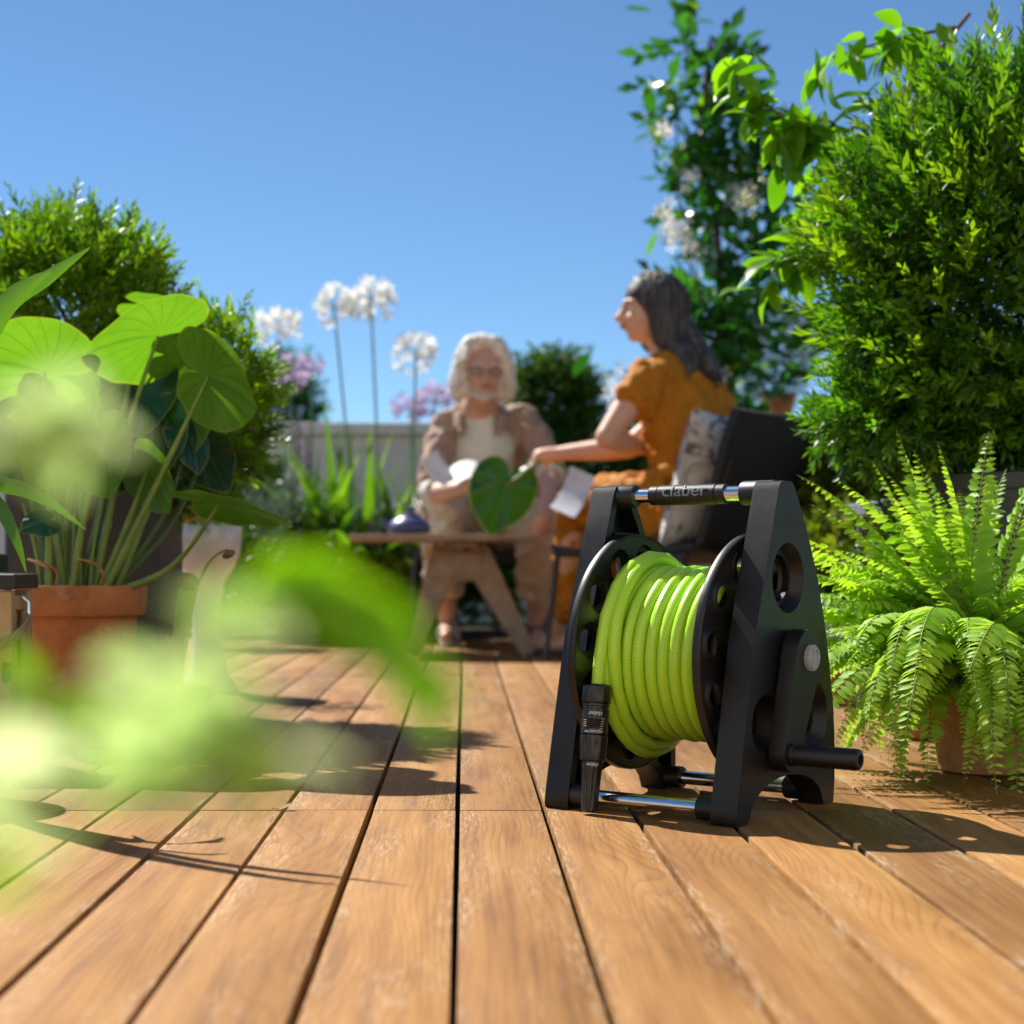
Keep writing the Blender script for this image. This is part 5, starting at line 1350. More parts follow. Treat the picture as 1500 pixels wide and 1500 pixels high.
# ------------------------------------------------------------------ the climber and its overhanging shoots
def leaf_mesh(name, mat, L, W, seed=0, curl=.2):
    v, f = leaf_tpl(L, W, .30, curl, 6); g_ = np.random.default_rng(seed); v[:, 2] += .03 * L * np.sin(v[:, 1] / L * 7 + seed)
    return raw_mesh(name, v, f, mat)
VL = [leaf_mesh('leaf', 'vine_leaf',   .115, .062, i) for i in range(3)] + [leaf_mesh('leaf', 'vine_leaf_bright',   .115, .062, 7)]
vb = P(1085, 825, 6.20); vb.z = 0.05
vine = thing('jasmine_climber', vb, 'tall dark green climber with white star flowers behind the woman', 'climbing plant')
g = random.Random(5)
vp = [P(1075, 900, 6.20), P(1066, 760, 6.20), P(1072, 620, 6.20), P(1058, 480, 6.18), P(1050, 340, 6.17), P(1030, 200, 6.17), P(1040, 60, 6.17)]
vp[0].z = .0
twig(vine, vp, .024, .008, name='trunk')
shoots = [[P(1058, 500, 6.15), P(1020, 420, 6.10), P(1000, 330, 6.10), P(990, 230, 6.10), P(1000, 120, 6.10)], [P(1055, 450, 6.15), P(1100, 380, 6.15), P(1110, 280, 6.15), P(1090, 180, 6.15), P(1075, 70, 6.15)],
          [P(1065, 560, 6.15), P(1000, 545, 6.25), P(940, 560, 6.30), P(905, 550, 6.30)], [P(1060, 430, 6.20), P(1130, 430, 6.20), P(1165, 400, 6.20)], [P(1035, 230, 6.15), P(1120, 215, 6.15), P(1150, 150, 6.15)],
          [P(1060, 470, 6.15), P(1030, 520, 6.05), P(1010, 460, 6.05)], [P(1040, 150, 6.15), P(1000, 60, 6.15), P(985, -20, 6.15)]]
fl_me = None
def star_flower(name, mat, s, petals=5):
    vs, fs = [], []
    for k in range(petals):
        a = 2 * math.pi * k / petals; b = len(vs)
        for (r_, da, z) in ((0.12, 0, .05), (.6, .34, .16), (1.0, .10, .02), (.62, -.30, .12)):
            vs.append((s * r_ * math.cos(a + da), s * r_ * math.sin(a + da), s * z))
        fs.append((b, b + 1, b + 2, b + 3))
    return raw_mesh(name, np.array(vs), np.array(fs), mat)
FLW = star_flower('flower', 'white_petal', .032)
nleaf = 0
for si, sh in enumerate([vp[2:]] + shoots):
    if si: twig(vine, sh, .006, .0025, name='branch')
    sp = smooth_path(sh, 10)
    per = 64 if si == 0 else (50 if si in (1, 2) else 26)
    for k in range(per):
        p = sp[g.randrange(len(sp))] + Vector((g.gauss(0, .075), g.gauss(0, .07), g.gauss(0, .07)))
        tip = Vector((g.uniform(-1, 1), g.uniform(-.7, .5), g.uniform(-.9, .45))); nor = Vector((g.uniform(-.6, .3), g.uniform(-.4, .6), 1))
        if tip.cross(nor).length < .2: continue
        place('leaf', VL[g.choice((0, 1, 2, 0, 1, 2, 3))], frame(p, tip, nor, g.uniform(.65, 1.15)), vine); nleaf += 1
for (fx_, fy_, n_) in [(983, 345, 14), (975, 318, 8), (1018, 372, 8), (900, 560, 10), (925, 470, 6), (1050, 555, 6), (1005, 255, 6), (1090, 290, 16), (968, 195, 5)]:
    for k in range(n_):
        p = P(fx_ + g.gauss(0, 9), fy_ + g.gauss(0, 12), 5.95 + g.uniform(-.05, .05)); d_ = Vector((g.uniform(-1, 1), -1.2, g.uniform(-.5, 1)))
        place('flower', FLW, frame(p, d_.orthogonal(), d_, g.uniform(.7, 1.15)), vine)

T_V = sprig_tpl(7, .16, .10, .052, spread=1.2, seed=35, rows=2, stem=.003)
for (vx, vy, rx_, ry_, n_, sd) in [(1060, 300, 62, 120, 30, 81), (1045, 470, 52, 90, 34, 82), (1085, 420, 55, 60, 16, 83), (1070, 200, 70, 60, 18, 84), (1030, 150, 60, 110, 20, 85), (1085, 560, 55, 60, 26, 86)]:
    c_ = P(vx, vy, 6.15); crown(vine, T_V, n_, c_, (rx_ / FPX * 6.15, .16, ry_ / FPX * 6.15), 'vine_leaf', sd, amp=.3, shell=(.1, 1.0), up=.1, scale=(.7, 1.15))
ov = thing('overhanging_shoot', P(1360, 120, 3.3), 'sunlit shoot with pale blossoms hanging in beside the big shrub top', 'climbing plant')
tw = [[P(1420, 20, 3.3), P(1330, 130, 3.3), P(1265, 210, 3.3), P(1210, 175, 3.28), P(1165, 195, 3.28), P(1140, 205, 3.26)], [P(1265, 210, 3.3), P(1225, 260, 3.3), P(1205, 330, 3.3), P(1160, 370, 3.28), P(1140, 395, 3.28)],
      [P(1340, 110, 3.3), P(1290, 250, 3.34), P(1240, 330, 3.34), P(1200, 365, 3.3)], [P(1250, 190, 3.3), P(1180, 190, 3.3), P(1120, 150, 3.3), P(1060, 90, 3.3)], [P(1400, 40, 3.3), P(1300, 60, 3.3), P(1200, 90, 3.3)]]
OL = [leaf_mesh('leaf', 'vine_leaf_bright', .078, .038, i + 20, .3) for i in range(3)]
for i, sh in enumerate(tw):
    twig(ov, sh, .0045, .0015, name='branch'); sp = smooth_path(sh, 12)
    for k in range(70 if i < 3 else 44):
        p = sp[int((.22 + .78 * g.random()) * (len(sp) - 1))] + Vector((g.gauss(0, .020), g.gauss(0, .020), g.gauss(0, .020)))
        tip = Vector((g.uniform(-1, .6), g.uniform(-.5, .5), g.uniform(-1.3, .3))); nor = Vector((g.uniform(-.8, .3), g.uniform(-.5, .8), .8))
        if tip.cross(nor).length < .25: continue
        place('leaf', OL[k % 3], frame(p, tip, nor, g.uniform(.7, 1.2)), ov)
BLO = star_flower('blossom', 'yellow_green_flower', .010)
for (fx_, fy_, sx, sy, n_) in [(1185, 300, 12, 26, 46), (1175, 340, 9, 12, 18), (1100, 285, 12, 16, 24), (1225, 300, 10, 8, 14), (1250, 200, 14, 6, 10)]:
    for k in range(n_):
        p = P(fx_ + g.gauss(0, sx), fy_ + g.gauss(0, sy), 3.27 + g.uniform(-.03, .03)); d_ = Vector((g.uniform(-1, 1), -1, g.uniform(-.5, 1)))
        place('blossom', BLO, frame(p, d_.orthogonal(), d_, g.uniform(.7, 1.2)), ov)

# ------------------------------------------------------------------ agapanthus and the flower bed
FLOR = {}
for nm, mt in (('w', 'white_petal'), ('p', 'purple_petal')):
    vs, fs = [], []
    # trumpet floret along +y with six flaring petals
    for k in range(6):
        a = 2 * math.pi * k / 6; b = len(vs)
        for (r_, yy, da) in ((.03, 0, 0), (.16, .45, .42), (.16, .45, -.42), (.50, .95, .30), (.50, .95, -.30), (.66, 1.0, 0)):
            vs.append((r_ * math.cos(a + da), yy, r_ * math.sin(a + da)))
        fs += [(b, b + 1, b + 2, b + 2), (b + 1, b + 3, b + 4, b + 2), (b + 3, b + 5, b + 4, b + 4)]
    me = bpy.data.meshes.new('floret'); me.from_pydata(vs, [], [tuple(dict.fromkeys(q)) for q in fs]); me.materials.append(MAT[mt])
    for p in me.polygons: p.use_smooth = True
    FLOR[nm] = me
def agapanthus(px_, py_, Y, base_px, rpx, nm, label, n=28, group='white agapanthus'):
    top = P(px_, py_, Y); bs = P(base_px, 860, Y); bs.z = 0.02; r = rpx / FPX * Y
    t_ = thing('agapanthus', bs, label, 'flower', group)
    twig(t_, [bs, bs.lerp(top, .5) + Vector((.012, 0, 0)), top], .0065, .0045, 'stem_grey', 'stalk')
    g_ = np.random.default_rng(int(px_)); d = fib_dirs(n, g_)
    for k in range(n):
        dv = Vector(d[k]); dv.z = dv.z * .75 + .30; dv.normalize()
        L = r * g_.uniform(.55, 1.25); q = MB(); q.tube([top, top + dv * L * .62], [.0012, .001], 4); 
        if k % 2 == 0: q.build('flower_stem', 'stem_grey', t_, 0)
        s = .047 * g_.uniform(.7, 1.25); place('floret', FLOR[nm], frame(top + dv * L * .58, dv, dv.orthogonal(), s), t_)
agapanthus(407, 480, 6.9, 420, 34, 'w', 'white agapanthus head furthest left, close to the broad leaves')
agapanthus(489, 450, 6.9, 527, 29, 'w', 'white agapanthus on the bent stalk, left of the tallest one')
agapanthus(543, 440, 6.9, 556, 33, 'w', 'tallest white agapanthus flower head against the sky', n=34)
agapanthus(609, 518, 6.9, 590, 32, 'w', 'white agapanthus head nearest the man')
agapanthus(424, 548, 7.5, 430, 26, 'p', 'pale purple agapanthus head below the leftmost white one', n=26, group='purple agapanthus')
agapanthus(455, 540, 7.7, 452, 13, 'p', 'tiny pinkish purple flower head left of the bent stalk', n=10, group='purple agapanthus')
agapanthus(636, 588, 7.6, 628, 27, 'p', 'purple agapanthus head right behind the mans shoulder', n=28, group='purple agapanthus')
agapanthus(601, 600, 7.7, 602, 17, 'p', 'small pale purple flower head below the white one nearest the man', n=14, group='purple agapanthus')

ST = [strap_mesh('leaf', 'strap_leaf', .86, .050, lean=.10 + .13 * i, droop=.35 + .30 * i, n=10) for i in range(5)]
for (px_, Y, n_, s, lab) in [(525, 7.15, 70, 1.05, 'clump of strap leaves under the tallest agapanthus'), (590, 7.2, 52, .95, 'clump of strap leaves left of the mans arm'), (455, 7.2, 60, .92, 'clump of strap leaves below the leftmost agapanthus')]:
    b_ = P(px_, 825, Y); b_.z = .02; t_ = thing('strap_leaf_clump', b_, lab, 'plant', 'agapanthus leaf clumps')
    for k in range(n_):
        M = Matrix.Translation((b_.x + g.gauss(0, .06), b_.y + g.gauss(0, .06), .02)) @ Matrix.Rotation(g.uniform(0, 6.28), 4, 'Z') @ Matrix.Scale(s * g.uniform(.65, 1.15), 4)
        place('leaf', ST[g.randrange(5)], M, t_)
for i, (px_, py_, Y, rx, ry, mt, lab) in enumerate([(395, 800, 6.9, 45, 60, 'grey_leaf', 'grey green lavender bush right of the white stool'), (470, 820, 6.95, 50, 55, 'bed_leaf', 'dark leafy plant at the deck edge under the strap leaves'), (545, 830, 7.1, 50, 50, 'bed_leaf', 'dark leafy plant behind the left end of the table'),
        (440, 865, 6.85, 60, 32, 'grey_leaf', 'low silvery plant at the edge of the deck'), (560, 872, 6.9, 55, 30, 'bed_leaf_yellow', 'low bright green plant left of the table legs'), (640, 850, 7.4, 60, 60, 'bed_leaf', 'dark plant behind the table legs'), (730, 850, 7.5, 70, 60, 'bed_leaf', 'dark plant behind the mans legs'),
        (340, 850, 6.3, 50, 45, 'bed_leaf', 'leafy plant behind the white stool'), (360, 720, 7.4, 40, 60, 'bed_leaf', 'upright leafy plant against the parapet left of the lavender')]):
    bush('bed_plant', px_, py_, Y, rx, ry, lab, mt, 260, 60 + i, T_F if mt == 'grey_leaf' else T_S, 'low plants in the flower bed', depth=.16, z0=.02, cat='plant', up=.7)
# violet flower spikes
def spike(px_, py_, Y, base, h, label):
    top = P(px_, py_, Y); bs = P(base, 825, Y); bs.z = .02; t_ = thing('violet_flower_spike', bs, label, 'flower', 'violet flower spikes')
    twig(t_, [bs, bs.lerp(top, .6), top], .004, .002, 'stem_dark', 'stalk')
    for k in range(26):
        f_ = k / 26; p = top + (bs - top).normalized() * (h * f_); a = k * 2.4; dv = Vector((math.cos(a), math.sin(a), .5)); 
        place('floret', SPK, frame(p, dv, dv.orthogonal(), .020 * (.6 + .6 * f_)), t_)
SPK = FLOR['p'].copy(); SPK.name = 'floret'; SPK.materials.clear(); SPK.materials.append(MAT['violet_spike'])
for a_ in [(405, 575, 7.2, 408, .22, 'violet flower spike furthest left, in front of the dark tree'), (437, 600, 7.2, 432, .26, 'violet flower spike rising above the parapet'), (450, 640, 7.1, 452, .20, 'short violet spike right of the taller one'), (500, 770, 6.85, 500, .12, 'violet spike low among the strap leaves'), (545, 765, 6.85, 545, .10, 'violet spike left of the teapot'), (620, 660, 7.3, 622, .22, 'violet spike beside the mans sleeve')]: spike(*a_)

# ------------------------------------------------------------------ left: tall shrub in the dark planter
LS = P(142, 825, 3.5); LS.z = 0
zt = P(0, 708, 3.33).z
dp = thing('round_cornered_planter', LS, 'tall dark brown planter with rounded corners behind the clay pot', 'planter')
def rrect(w, d_, r, n=6):
    out = []
    for cx, cy, a0 in ((w / 2 - r, d_ / 2 - r, 0), (-w / 2 + r, d_ / 2 - r, 90), (-w / 2 + r, -d_ / 2 + r, 180), (w / 2 - r, -d_ / 2 + r, 270)):
        for i in range(n + 1):
            a = R(a0 + 90 * i / n); out.append((cx + r * math.cos(a), cy + r * math.sin(a)))
    return out
m = MB(); m.prism(rrect(.32, .32, .035), lambda u, v, w: (LS.x + u, LS.y + v, w), 0.0, zt); m.build('planter_body', 'brown_planter', dp, 40, bevel=.006)
m = MB(); m.prism(rrect(.28, .28, .03), lambda u, v, w: (LS.x + u, LS.y + v, w), zt + .002, zt + .012); m.build('potting_soil', 'soil', dp, 40)
lsh = thing('golden_shrub', (LS.x, LS.y, zt), 'yellow green evergreen shrub rising behind the broad leaves at left', 'shrub')
for k in range(4):
    a = k * 1.5; twig(lsh, [(LS.x + .04 * math.cos(a), LS.y, zt), (LS.x + .08 * math.cos(a), LS.y + .06 * math.sin(a), zt + .25), (LS.x - .03 + .13 * math.cos(a), LS.y + .12 * math.sin(a), zt + .38)], .012, .004, name='stem')
SPL = sprig_tpl(12, .072, .028, .0095, spread=.9, seed=9, rows=2, stem=.001)
crown(lsh, SPL, 1450, P(92, 470, 3.5), (.245, .21, .205), 'box_leaf_gold', 14, amp=.14, shell=(.45, 1), up=.7, scale=(.8, 1.3), singles=200)
crown(lsh, SPL, 380, P(318, 585, 3.55), (.115, .12, .165), 'box_leaf_gold', 15, amp=.2, shell=(.35, 1), up=.5, scale=(.75, 1.2), singles=60)
crown(lsh, SPL, 500, P(250, 660, 3.55), (.15, .12, .12), 'box_leaf', 16, amp=.2, shell=(.3, 1), up=.3)

# ------------------------------------------------------------------ clay pot with the broad-leaved taro
TB = P(118, 825, 2.9); TB.z = 0
zr = P(0, 858, 2.82).z
taro = thing('potted_taro', TB, 'taro plant with broad heart-shaped leaves in a weathered clay pot', 'potted plant')
pot_round(taro, TB, zr, .080, .103, .052, 'terracotta', rim=.010)
HM = [heart_mesh('leaf_blade', 'taro_leaf', .172, .25, .3, .012, i) for i in range(4)]
HD = [heart_mesh('leaf_blade', 'taro_leaf_dark', .15, .3, .4, .02, i + 10) for i in range(2)]
def taro_leaf(bx, by, px_, py_, Y, tip, nor, s, me, bend=(.0, .0), r=.0052, mat='stem_green'):
    at = P(px_, py_, Y); b_ = TB + Vector((bx, by, zr - .02))
    mid = b_.lerp(at, .5) + Vector((bend[0], 0, bend[1]))
    q = MB(); pth = smooth_path([b_, mid, at], 8); n_ = len(pth); q.tube(pth, [r * (1.5 - 1.0 * i / (n_ - 1)) for i in range(n_)], 10)
    st = q.build('leaf_stalk', mat, taro, 60)
    place('leaf_blade', me, frame(at, tip, nor, s), taro)
# leaves as the photograph shows them; undersides lit through by the sun from behind
taro_leaf(-.03, .02, 66, 545, 2.90, (-.72, -.20, .18), (.10, .90, .42), .92, HM[0], (-.02, .05))
taro_leaf(.02, .01, 232, 492, 2.92, (-.60, -.45, -.10), (-.05, .66, .72), .95, HM[1], (.0, .05))
taro_leaf(.04, -.01, 305, 552, 2.86, (.62, -.35, -.28), (.20, .85, .50), .82, HM[2], (.01, .02))
taro_leaf(.045, -.02, 322, 738, 2.72, (.95, -.30, -.06), (.05, .28, .95), .80, HM[3], (.02, -.025))
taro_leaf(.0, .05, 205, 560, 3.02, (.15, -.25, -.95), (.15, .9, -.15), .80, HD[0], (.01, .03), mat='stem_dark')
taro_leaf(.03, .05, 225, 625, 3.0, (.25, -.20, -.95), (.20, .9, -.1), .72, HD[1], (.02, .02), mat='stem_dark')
taro_leaf(.03, .06, 275, 638, 3.0, (.45, -.2, -.85), (.5, -.55, .55), .48, HD[0], (.03, .0), mat='stem_dark')
taro_leaf(-.01, .04, 215, 448, 3.05, (.60, .30, -.10), (.1, .35, .9), .55, HM[3], (.01, .04))
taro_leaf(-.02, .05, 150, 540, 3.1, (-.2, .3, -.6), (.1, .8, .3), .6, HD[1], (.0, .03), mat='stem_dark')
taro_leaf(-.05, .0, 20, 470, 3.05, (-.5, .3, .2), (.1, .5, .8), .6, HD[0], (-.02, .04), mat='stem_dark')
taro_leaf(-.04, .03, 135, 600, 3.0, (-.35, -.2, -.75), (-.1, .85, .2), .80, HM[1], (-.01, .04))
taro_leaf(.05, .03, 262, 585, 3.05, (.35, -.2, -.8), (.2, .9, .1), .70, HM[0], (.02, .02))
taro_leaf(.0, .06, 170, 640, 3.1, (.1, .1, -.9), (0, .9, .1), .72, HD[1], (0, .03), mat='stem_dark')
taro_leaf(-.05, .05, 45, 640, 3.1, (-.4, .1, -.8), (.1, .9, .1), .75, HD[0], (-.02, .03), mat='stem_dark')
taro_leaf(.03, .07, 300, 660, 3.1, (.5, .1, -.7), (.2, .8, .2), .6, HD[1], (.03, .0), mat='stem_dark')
taro_leaf(-.01, -.03, 150, 655, 2.85, (.30, -.3, -.80), (.1, .75, .45), .62, HM[3], (.0, .03))
taro_leaf(-.05, -.02, 92, 640, 2.85, (-.45, -.3, -.70), (-.1, .75, .45), .66, HM[2], (-.01, .03))
taro_leaf(.03, .0, 215, 690, 2.92, (.55, -.2, -.60), (.2, .7, .5), .55, HM[1], (.01, .02))
for k in range(7):
    a = rng.uniform(0, 6.28); r_ = rng.uniform(.01, .07); b_ = TB + Vector((r_ * math.cos(a), r_ * math.sin(a), zr - .03)); h = rng.uniform(.09, .24)
    q = MB(); dx, dy = rng.uniform(-.04, .05), rng.uniform(-.03, .03); q.tube(smooth_path([b_, b_ + Vector((dx * .3, dy * .3, h * .5)), b_ + Vector((dx, dy, h))], 5), [.005 - .0003 * i for i in range(11)], 8); q.build('leaf_stalk', rng.choice(['stem_green', 'stem_dark']), taro, 60)
for k in range(5):
    a = rng.uniform(0, 6.28); b_ = TB + Vector((.05 * math.cos(a), .05 * math.sin(a), zr - .025)); q = MB()
    q.tube(smooth_path([b_, b_ + Vector((.01, -.01, .05)), b_ + Vector((rng.uniform(-.05, .05), -.02, .07)), b_ + Vector((rng.uniform(-.06, .07), -.03, .055))], 5), [.004 - .0002 * i for i in range(16)], 7); q.build('dry_stalk', 'dry_leaf', taro, 60)
place('leaf_blade', heart_mesh('leaf_blade', 'taro_leaf_dark', .05, .2, .3, .02, 40), frame(P(66, 764, 2.75), (-.6, -.5, -.2), (.5, -.4, .6), .9), taro)

# strap-leaved plant at the left edge
sb = P(-120, 825, 2.28); sb.z = 0
stp = thing('strap_leaf_plant', sb, 'pot plant at the left edge whose long strap leaves reach into view', 'potted plant')
pot_round(stp, sb, .24, .07, .09, .04, 'terracotta', rim=.008)
def strap_to(pts, W, mat='strap_leaf_near'):
    pth = smooth_path(pts, 8); n_ = len(pth); vs, fs = [], []
    for i, p in enumerate(pth):
        t = i / (n_ - 1); tg = (pth[min(i + 1, n_ - 1)] - pth[max(i - 1, 0)]).normalized(); sd = tg.cross(Vector((.25, 1, .1))).normalized(); nn = sd.cross(tg)
        w = W / 2 * (.6 + .4 * math.sin(math.pi * min(1, t * 1.1))) * (1 - t ** 4) + .0006
        vs += [p - sd * w + nn * w * .3, p, p + sd * w + nn * w * .3]
    for i in range(n_ - 1):
        b = i * 3; fs += [(b, b + 1, b + 4, b + 3), (b + 1, b + 2, b + 5, b + 4)]
    Mi = world_of(stp).inverted(); link_mesh('leaf', raw_mesh('leaf', np.array([Mi @ v for v in vs]), np.array(fs), mat), None, stp)
s0 = Vector((sb.x, sb.y, .21))
strap_to([s0, P(-60, 600, 2.22), P(0, 455, 2.20), P(70, 405, 2.18), P(132, 362, 2.16)], .033)
strap_to([s0, P(-70, 600, 2.20), P(-10, 470, 2.16), P(40, 418, 2.14), P(76, 396, 2.14)], .033)
strap_to([s0, P(-50, 720, 2.18), P(10, 712, 2.14), P(70, 735, 2.10), P(126, 776, 2.08)], .022)
strap_to([s0, P(-40, 740, 2.20), P(-5, 742, 2.18), P(22, 790, 2.16), P(38, 838, 2.16)], .024)
strap_to([s0, P(-90, 640, 2.20), P(-60, 480, 2.20), P(-30, 380, 2.20)], .036)
strap_to([s0, P(-40, 660, 2.24), P(20, 590, 2.28), P(60, 620, 2.30)], .026)

# ------------------------------------------------------------------ pitcher plant, stool, lantern
pb = P(262, 1010, 3.05); pb.z = 0
pit = thing('pitcher_plant', pb, 'pitcher plant with brownish hoods in front of the white stool', 'plant')
m = MB(); m.lathe([(.05, 0), (.065, .085), (.060, .085), (.045, .02), (.002, .02)], 28, c=pb); m.build('pot', 'brown_planter', pit, 40)
m = MB(); m.lathe([(.056, .072), (.002, .076)], 24, c=pb); m.build('potting_soil', 'soil', pit, 40)
def pitcher(px_, py_, Y, r, lean):
    tp = P(px_, py_, Y); b_ = Vector((pb.x, pb.y, .07)); pth = smooth_path([b_, b_.lerp(tp, .5) + Vector((lean, 0, 0)), tp], 8); n_ = len(pth)
    q = MB(); q.tube(pth, [.004 + (r - .004) * (i / (n_ - 1)) ** .8 for i in range(n_)], 14, caps=False); tb = q.build('pitcher_tube', 'stem_green', pit, 80)
    h = MB(); h.ball(tp + Vector((.002, -.004, r * .9)), (r * 1.25, r * 1.1, r * .75), Matrix.Rotation(R(18), 3, 'Y'), 18, 12)
    h.capsule([tp + Vector((0, r * .8, -.01)), tp + Vector((0, r * .7, r * .8))], [r * .6, r * .7], 12); h.build('hood', 'pitcher', tb, 80)
pitcher(275, 862, 3.0, .017, -.008); pitcher(252, 930, 3.05, .012, .004)
m = MB(); sp = smooth_path([Vector((pb.x, pb.y, .07)), P(285, 880, 3.0), P(305, 826, 2.98), P(330, 806, 2.96), P(343, 812, 2.95)], 8); m.tube(sp, [.0022] * len(sp), 7); sk = m.build('flower_stalk', 'stem_green', pit, 80)
m = MB(); m.ball(P(335, 812, 2.955), (.013, .010, .007), Matrix.Rotation(R(-25), 3, 'Y')); m.build('flower', 'pitcher', sk, 80)

wb = P(304, 825, 4.1); wb.z = 0
stool = thing('ceramic_stool', wb, 'glossy white ceramic pedestal stool behind the clay pot', 'stool')
zs = P(0, 770, 4.1).z
m = MB(); m.lathe([(.066, 0), (.070, .012), (.050, .04), (.036, .10), (.034, zs * .52), (.044, zs * .66), (.070, zs * .76), (.083, zs * .84), (.085, zs * .93), (.084, zs - .010), (.080, zs), (.003, zs + .001)], 56, c=wb); m.build('pedestal', 'white_glaze', stool, 60)
tb_ = Vector((wb.x - .035, wb.y, zs + .003))
tp_ = thing('small_terracotta_pot', tb_, 'small terracotta pot standing on the white stool', 'pot')
pot_round(tp_, tb_, .105, .032, .045, .025, 'terracotta', rim=.005)
crown(tp_, T_F, 70, tb_ + Vector((0, 0, .16)), (.09, .09, .08), 'bed_leaf', 71, shell=(.2, 1), up=.6, scale=(.5, .8))

lz = P(0, 836, 2.62).z; lx1 = P(50, 0, 2.685).x; LW = .13
lan = thing('wooden_lantern', (lx1 - LW / 2, 2.62, 0), 'pale wooden lantern with dark metal top and rope handle at the left edge', 'lantern')
lc = Vector((lx1 - LW / 2, 2.62)); HB_ = lz - .03
m = MB(); m.box((lc.x, lc.y, .014), (LW, LW, .028)); m.build('base', 'lantern_wood', lan, 0, bevel=.003)
for sx in (-1, 1):
    for sy in (-1, 1):
        m = MB(); m.box((lc.x + sx * (LW / 2 - .014), lc.y + sy * (LW / 2 - .014), .028 + (HB_ - .028) / 2), (.024, .024, HB_ - .030)); m.build('post', 'lantern_wood', lan, 0, bevel=.002)
for sx, sy in ((0, -1), (1, 0), (0, 1), (-1, 0)):
    cx, cy = lc.x + sx * (LW / 2 - .010), lc.y + sy * (LW / 2 - .010); w_ = LW - .056
    fr_ = None
    for dz in (.043, HB_ - .020):
        m = MB(); m.box((cx, cy, dz), (w_ if sy else .012, w_ if sx else .012, .024)); o_ = m.build('rail', 'lantern_wood', lan, 0, bevel=.0015)
    for dd in (-1, 1):
        m = MB(); off_ = dd * (w_ / 2 - .010); m.box((cx + (off_ if sy else 0), cy + (off_ if sx else 0), HB_ / 2 + .012), (.018 if sy else .010, .018 if sx else .010, HB_ - .092)); m.build('stile', 'lantern_wood', lan, 0, bevel=.0015)
    m = MB(); m.box((cx, cy, HB_ / 2 + .012), (w_ - .042 if sy else .003, w_ - .042 if sx else .003, HB_ - .095)); m.build('pane', 'lantern_glass', lan, 0)
m = MB(); m.box((lc.x, lc.y, HB_ + .013), (LW + .012, LW + .012, .024)); cp_ = m.build('metal_cap', 'dark_metal', lan, 0, bevel=.003)
m = MB(); m.box((lc.x - .01, lc.y, HB_ + .042), (LW * .62, LW * .62, .030)); m.build('vent_hood', 'dark_metal', cp_, 0, bevel=.004)
m = MB(); hx = lx1 + .002; m.tube([(hx - .004, 2.62, HB_ - .012), (hx + .006, 2.62, HB_ - .020), (hx + .006, 2.62, HB_ - .045)], .004, 10); m.build('rope_hook', 'chrome', lan, 60)
rp = smooth_path([(hx + .006, 2.62, HB_ - .045), (hx + .004, 2.57, HB_ - .068), (hx - .02, 2.535, HB_ - .086), (hx - .06, 2.525, HB_ - .093), (hx - .10, 2.53, HB_ - .086), (hx - .13, 2.56, HB_ - .06)], 10)
m = MB()
for ph in (0, 2.09, 4.19):
    pts2 = []
    for i, p in enumerate(rp):
        a = ph + i * .55; pts2.append(p + Vector((0, math.cos(a) * .0042, math.sin(a) * .0042)))
    m.tube(pts2, .0044, 8)
m.build('rope_handle', 'rope', lan, 80)
lk = P(8, 985, 2.545)
m = MB(); m.box((lk.x, 2.553, lk.z), (.012, .006, .030)); m.tube([(lk.x - .006, 2.547, lk.z + .006), (lk.x + .016, 2.545, lk.z + .007)], .0022, 8); m.tube([(lk.x, 2.547, lk.z + .006), (lk.x + .001, 2.543, lk.z - .018)], .0032, 8); m.build('latch', 'dark_metal', lan, 60)

# ------------------------------------------------------------------ plant close to the lens
nb = Vector((-.34, .50, 0))
near = thing('foreground_plant', nb, 'blurred variegated plant close to the lens at the left', 'plant')
pot_round(near, nb, .20, .085, .11, .04, 'terracotta', rim=.008)
NV = [leaf_mesh('leaf', 'variegated_leaf', .020, .014, i + 50, .25) for i in range(3)] + [leaf_mesh('leaf', 'lime_leaf', .020, .011, i + 60, .25) for i in range(2)]
g = random.Random(91)
def shoot(pts, n_, kinds, spread=.004, s=(.8, 1.3), lo=.1):
    sp = smooth_path(pts, 10); q = MB(); q.tube(sp, [.0014 - .0008 * i / len(sp) for i in range(len(sp))], 6); q.build('stem', 'stem_green', near, 80)
    for k in range(n_):
        p = sp[int((lo + (1 - lo) * g.random()) * (len(sp) - 1))] + Vector((g.gauss(0, spread), g.gauss(0, spread), g.gauss(0, spread)))
        tip = Vector((g.uniform(-.8, 1), g.uniform(-.6, .6), g.uniform(-.6, .6))); nor = Vector((g.uniform(-.5, .5), g.uniform(-.2, .9), 1))
        if tip.cross(nor).length < .3: continue
        place('leaf', NV[g.choice(kinds)], frame(p, tip, nor, g.uniform(*s)), near)
r_ = Vector((nb.x, nb.y, .19))
shoot([r_, P(-500, 640, .30), P(-60, 625, .28), P(40, 622, .28), P(110, 630, .28)], 16, (0, 1, 2), .0018, (.5, .75), .68)
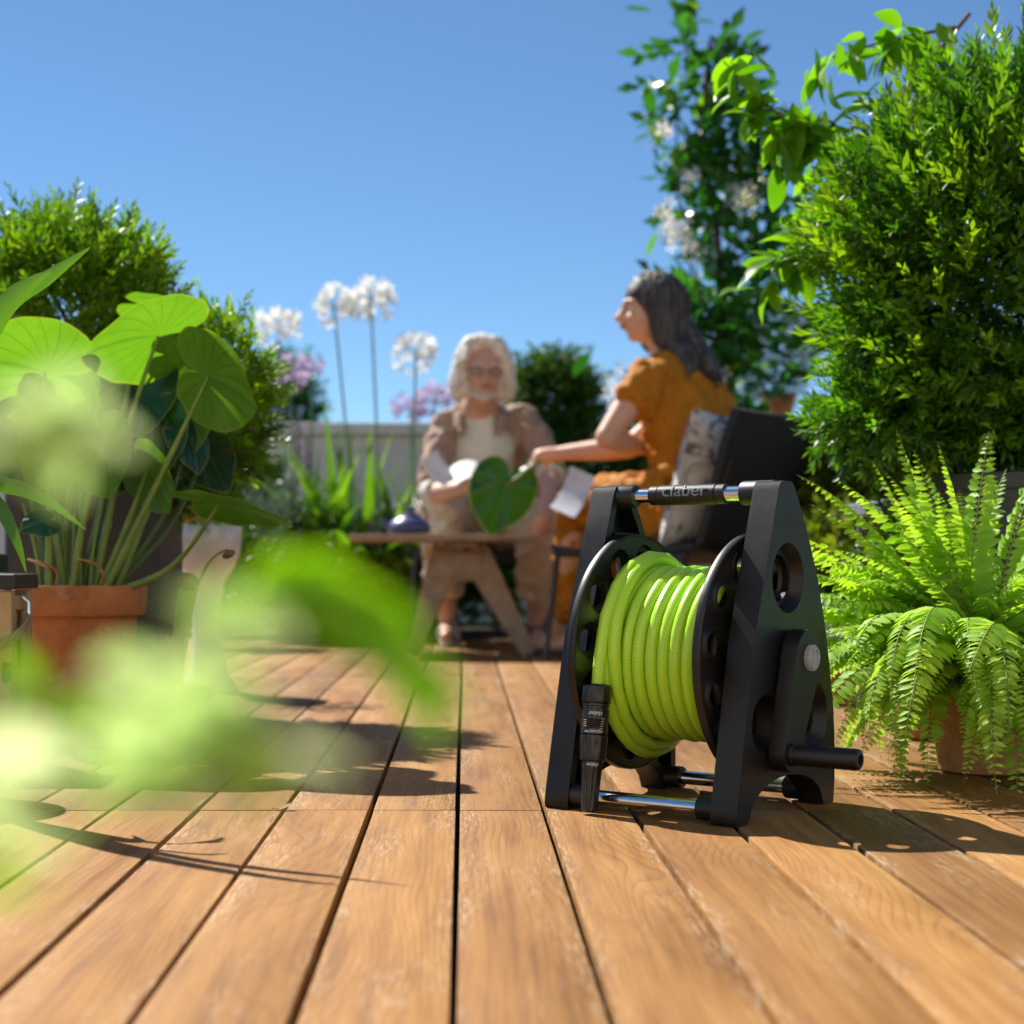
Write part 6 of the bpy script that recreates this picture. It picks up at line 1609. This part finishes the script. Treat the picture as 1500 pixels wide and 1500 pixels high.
shoot([r_, P(-500, 1080, .30), P(0, 1130, .27), P(160, 1135, .27), P(300, 1095, .27), P(390, 1075, .27)], 21, (0, 1, 2, 0, 1, 3), .0030, (.6, 1.0), .46)
shoot([r_, P(-400, 1060, .30), P(80, 1090, .29), P(220, 1030, .29), P(300, 955, .29), P(330, 905, .29)], 17, (0, 1, 2, 0), .0022, (.55, .85), .54)
# one arching frond with narrow leaflets in pairs
fp = smooth_path([r_, P(-300, 1080, .36), P(200, 1010, .35), P(320, 915, .35), P(430, 880, .35), P(550, 920, .35), P(645, 1030, .35)], 12)
q = MB(); q.tube(fp, .0010, 6); q.build('stem', 'stem_green', near, 80)
NL = leaf_mesh('leaf', 'lime_leaf', .015, .0048, 66, .2)
for k in range(40, len(fp) - 1):
    tg = (fp[k + 1] - fp[k - 1]).normalized(); up_v = Vector((0, -.1, 1)); up_v = (up_v - tg * up_v.dot(tg)).normalized()
    for sg in (-1, 1): place('leaf', NL, frame(fp[k], tg * .9 + up_v * sg * .7 + Vector((0, g.uniform(-.3, .3), 0)), Vector((0, .5, .8)) + tg * .2, g.uniform(.75, 1.1) * (1.15 - .5 * (k - 40) / (len(fp) - 40))), near)
shoot([r_, P(-400, 1050, .36), P(0, 1040, .36), P(120, 1010, .36)], 9, (3, 4), .003, (.7, 1.0), .6)
shoot([r_, P(-500, 1220, .32), P(-120, 1240, .30), P(0, 1265, .30), P(20, 1290, .30)], 7, (3, 4, 0), .003, (.6, .9), .55)

# ------------------------------------------------------------------ litter on the deck
for (px_, py_, s_, mt, nm, lab) in [(408, 1188, 1.0, 'dry_leaf', 'fallen_leaf', 'dry brown leaf scrap caught in a gap between the deck boards'), (1458, 1129, .8, 'white_petal', 'fallen_petal', 'pale fallen petal on the deck in front of the fern')]:
    Y_ = CAM_H * FPX / (py_ - PY); b_ = P(px_, py_, Y_); b_.z = .0022
    t_ = thing(nm, b_, lab, nm.split('_')[1]); place('blade', leaf_mesh('blade', mt, .022, .012, 5, -.25), frame(b_, (1, .35, .10), (.1, -.15, 1), s_), t_)
    m = MB(); m.tube([b_, b_ + Vector((-.008, -.003, .002))], .0006, 5); m.build('stalk', mt, t_, 60)
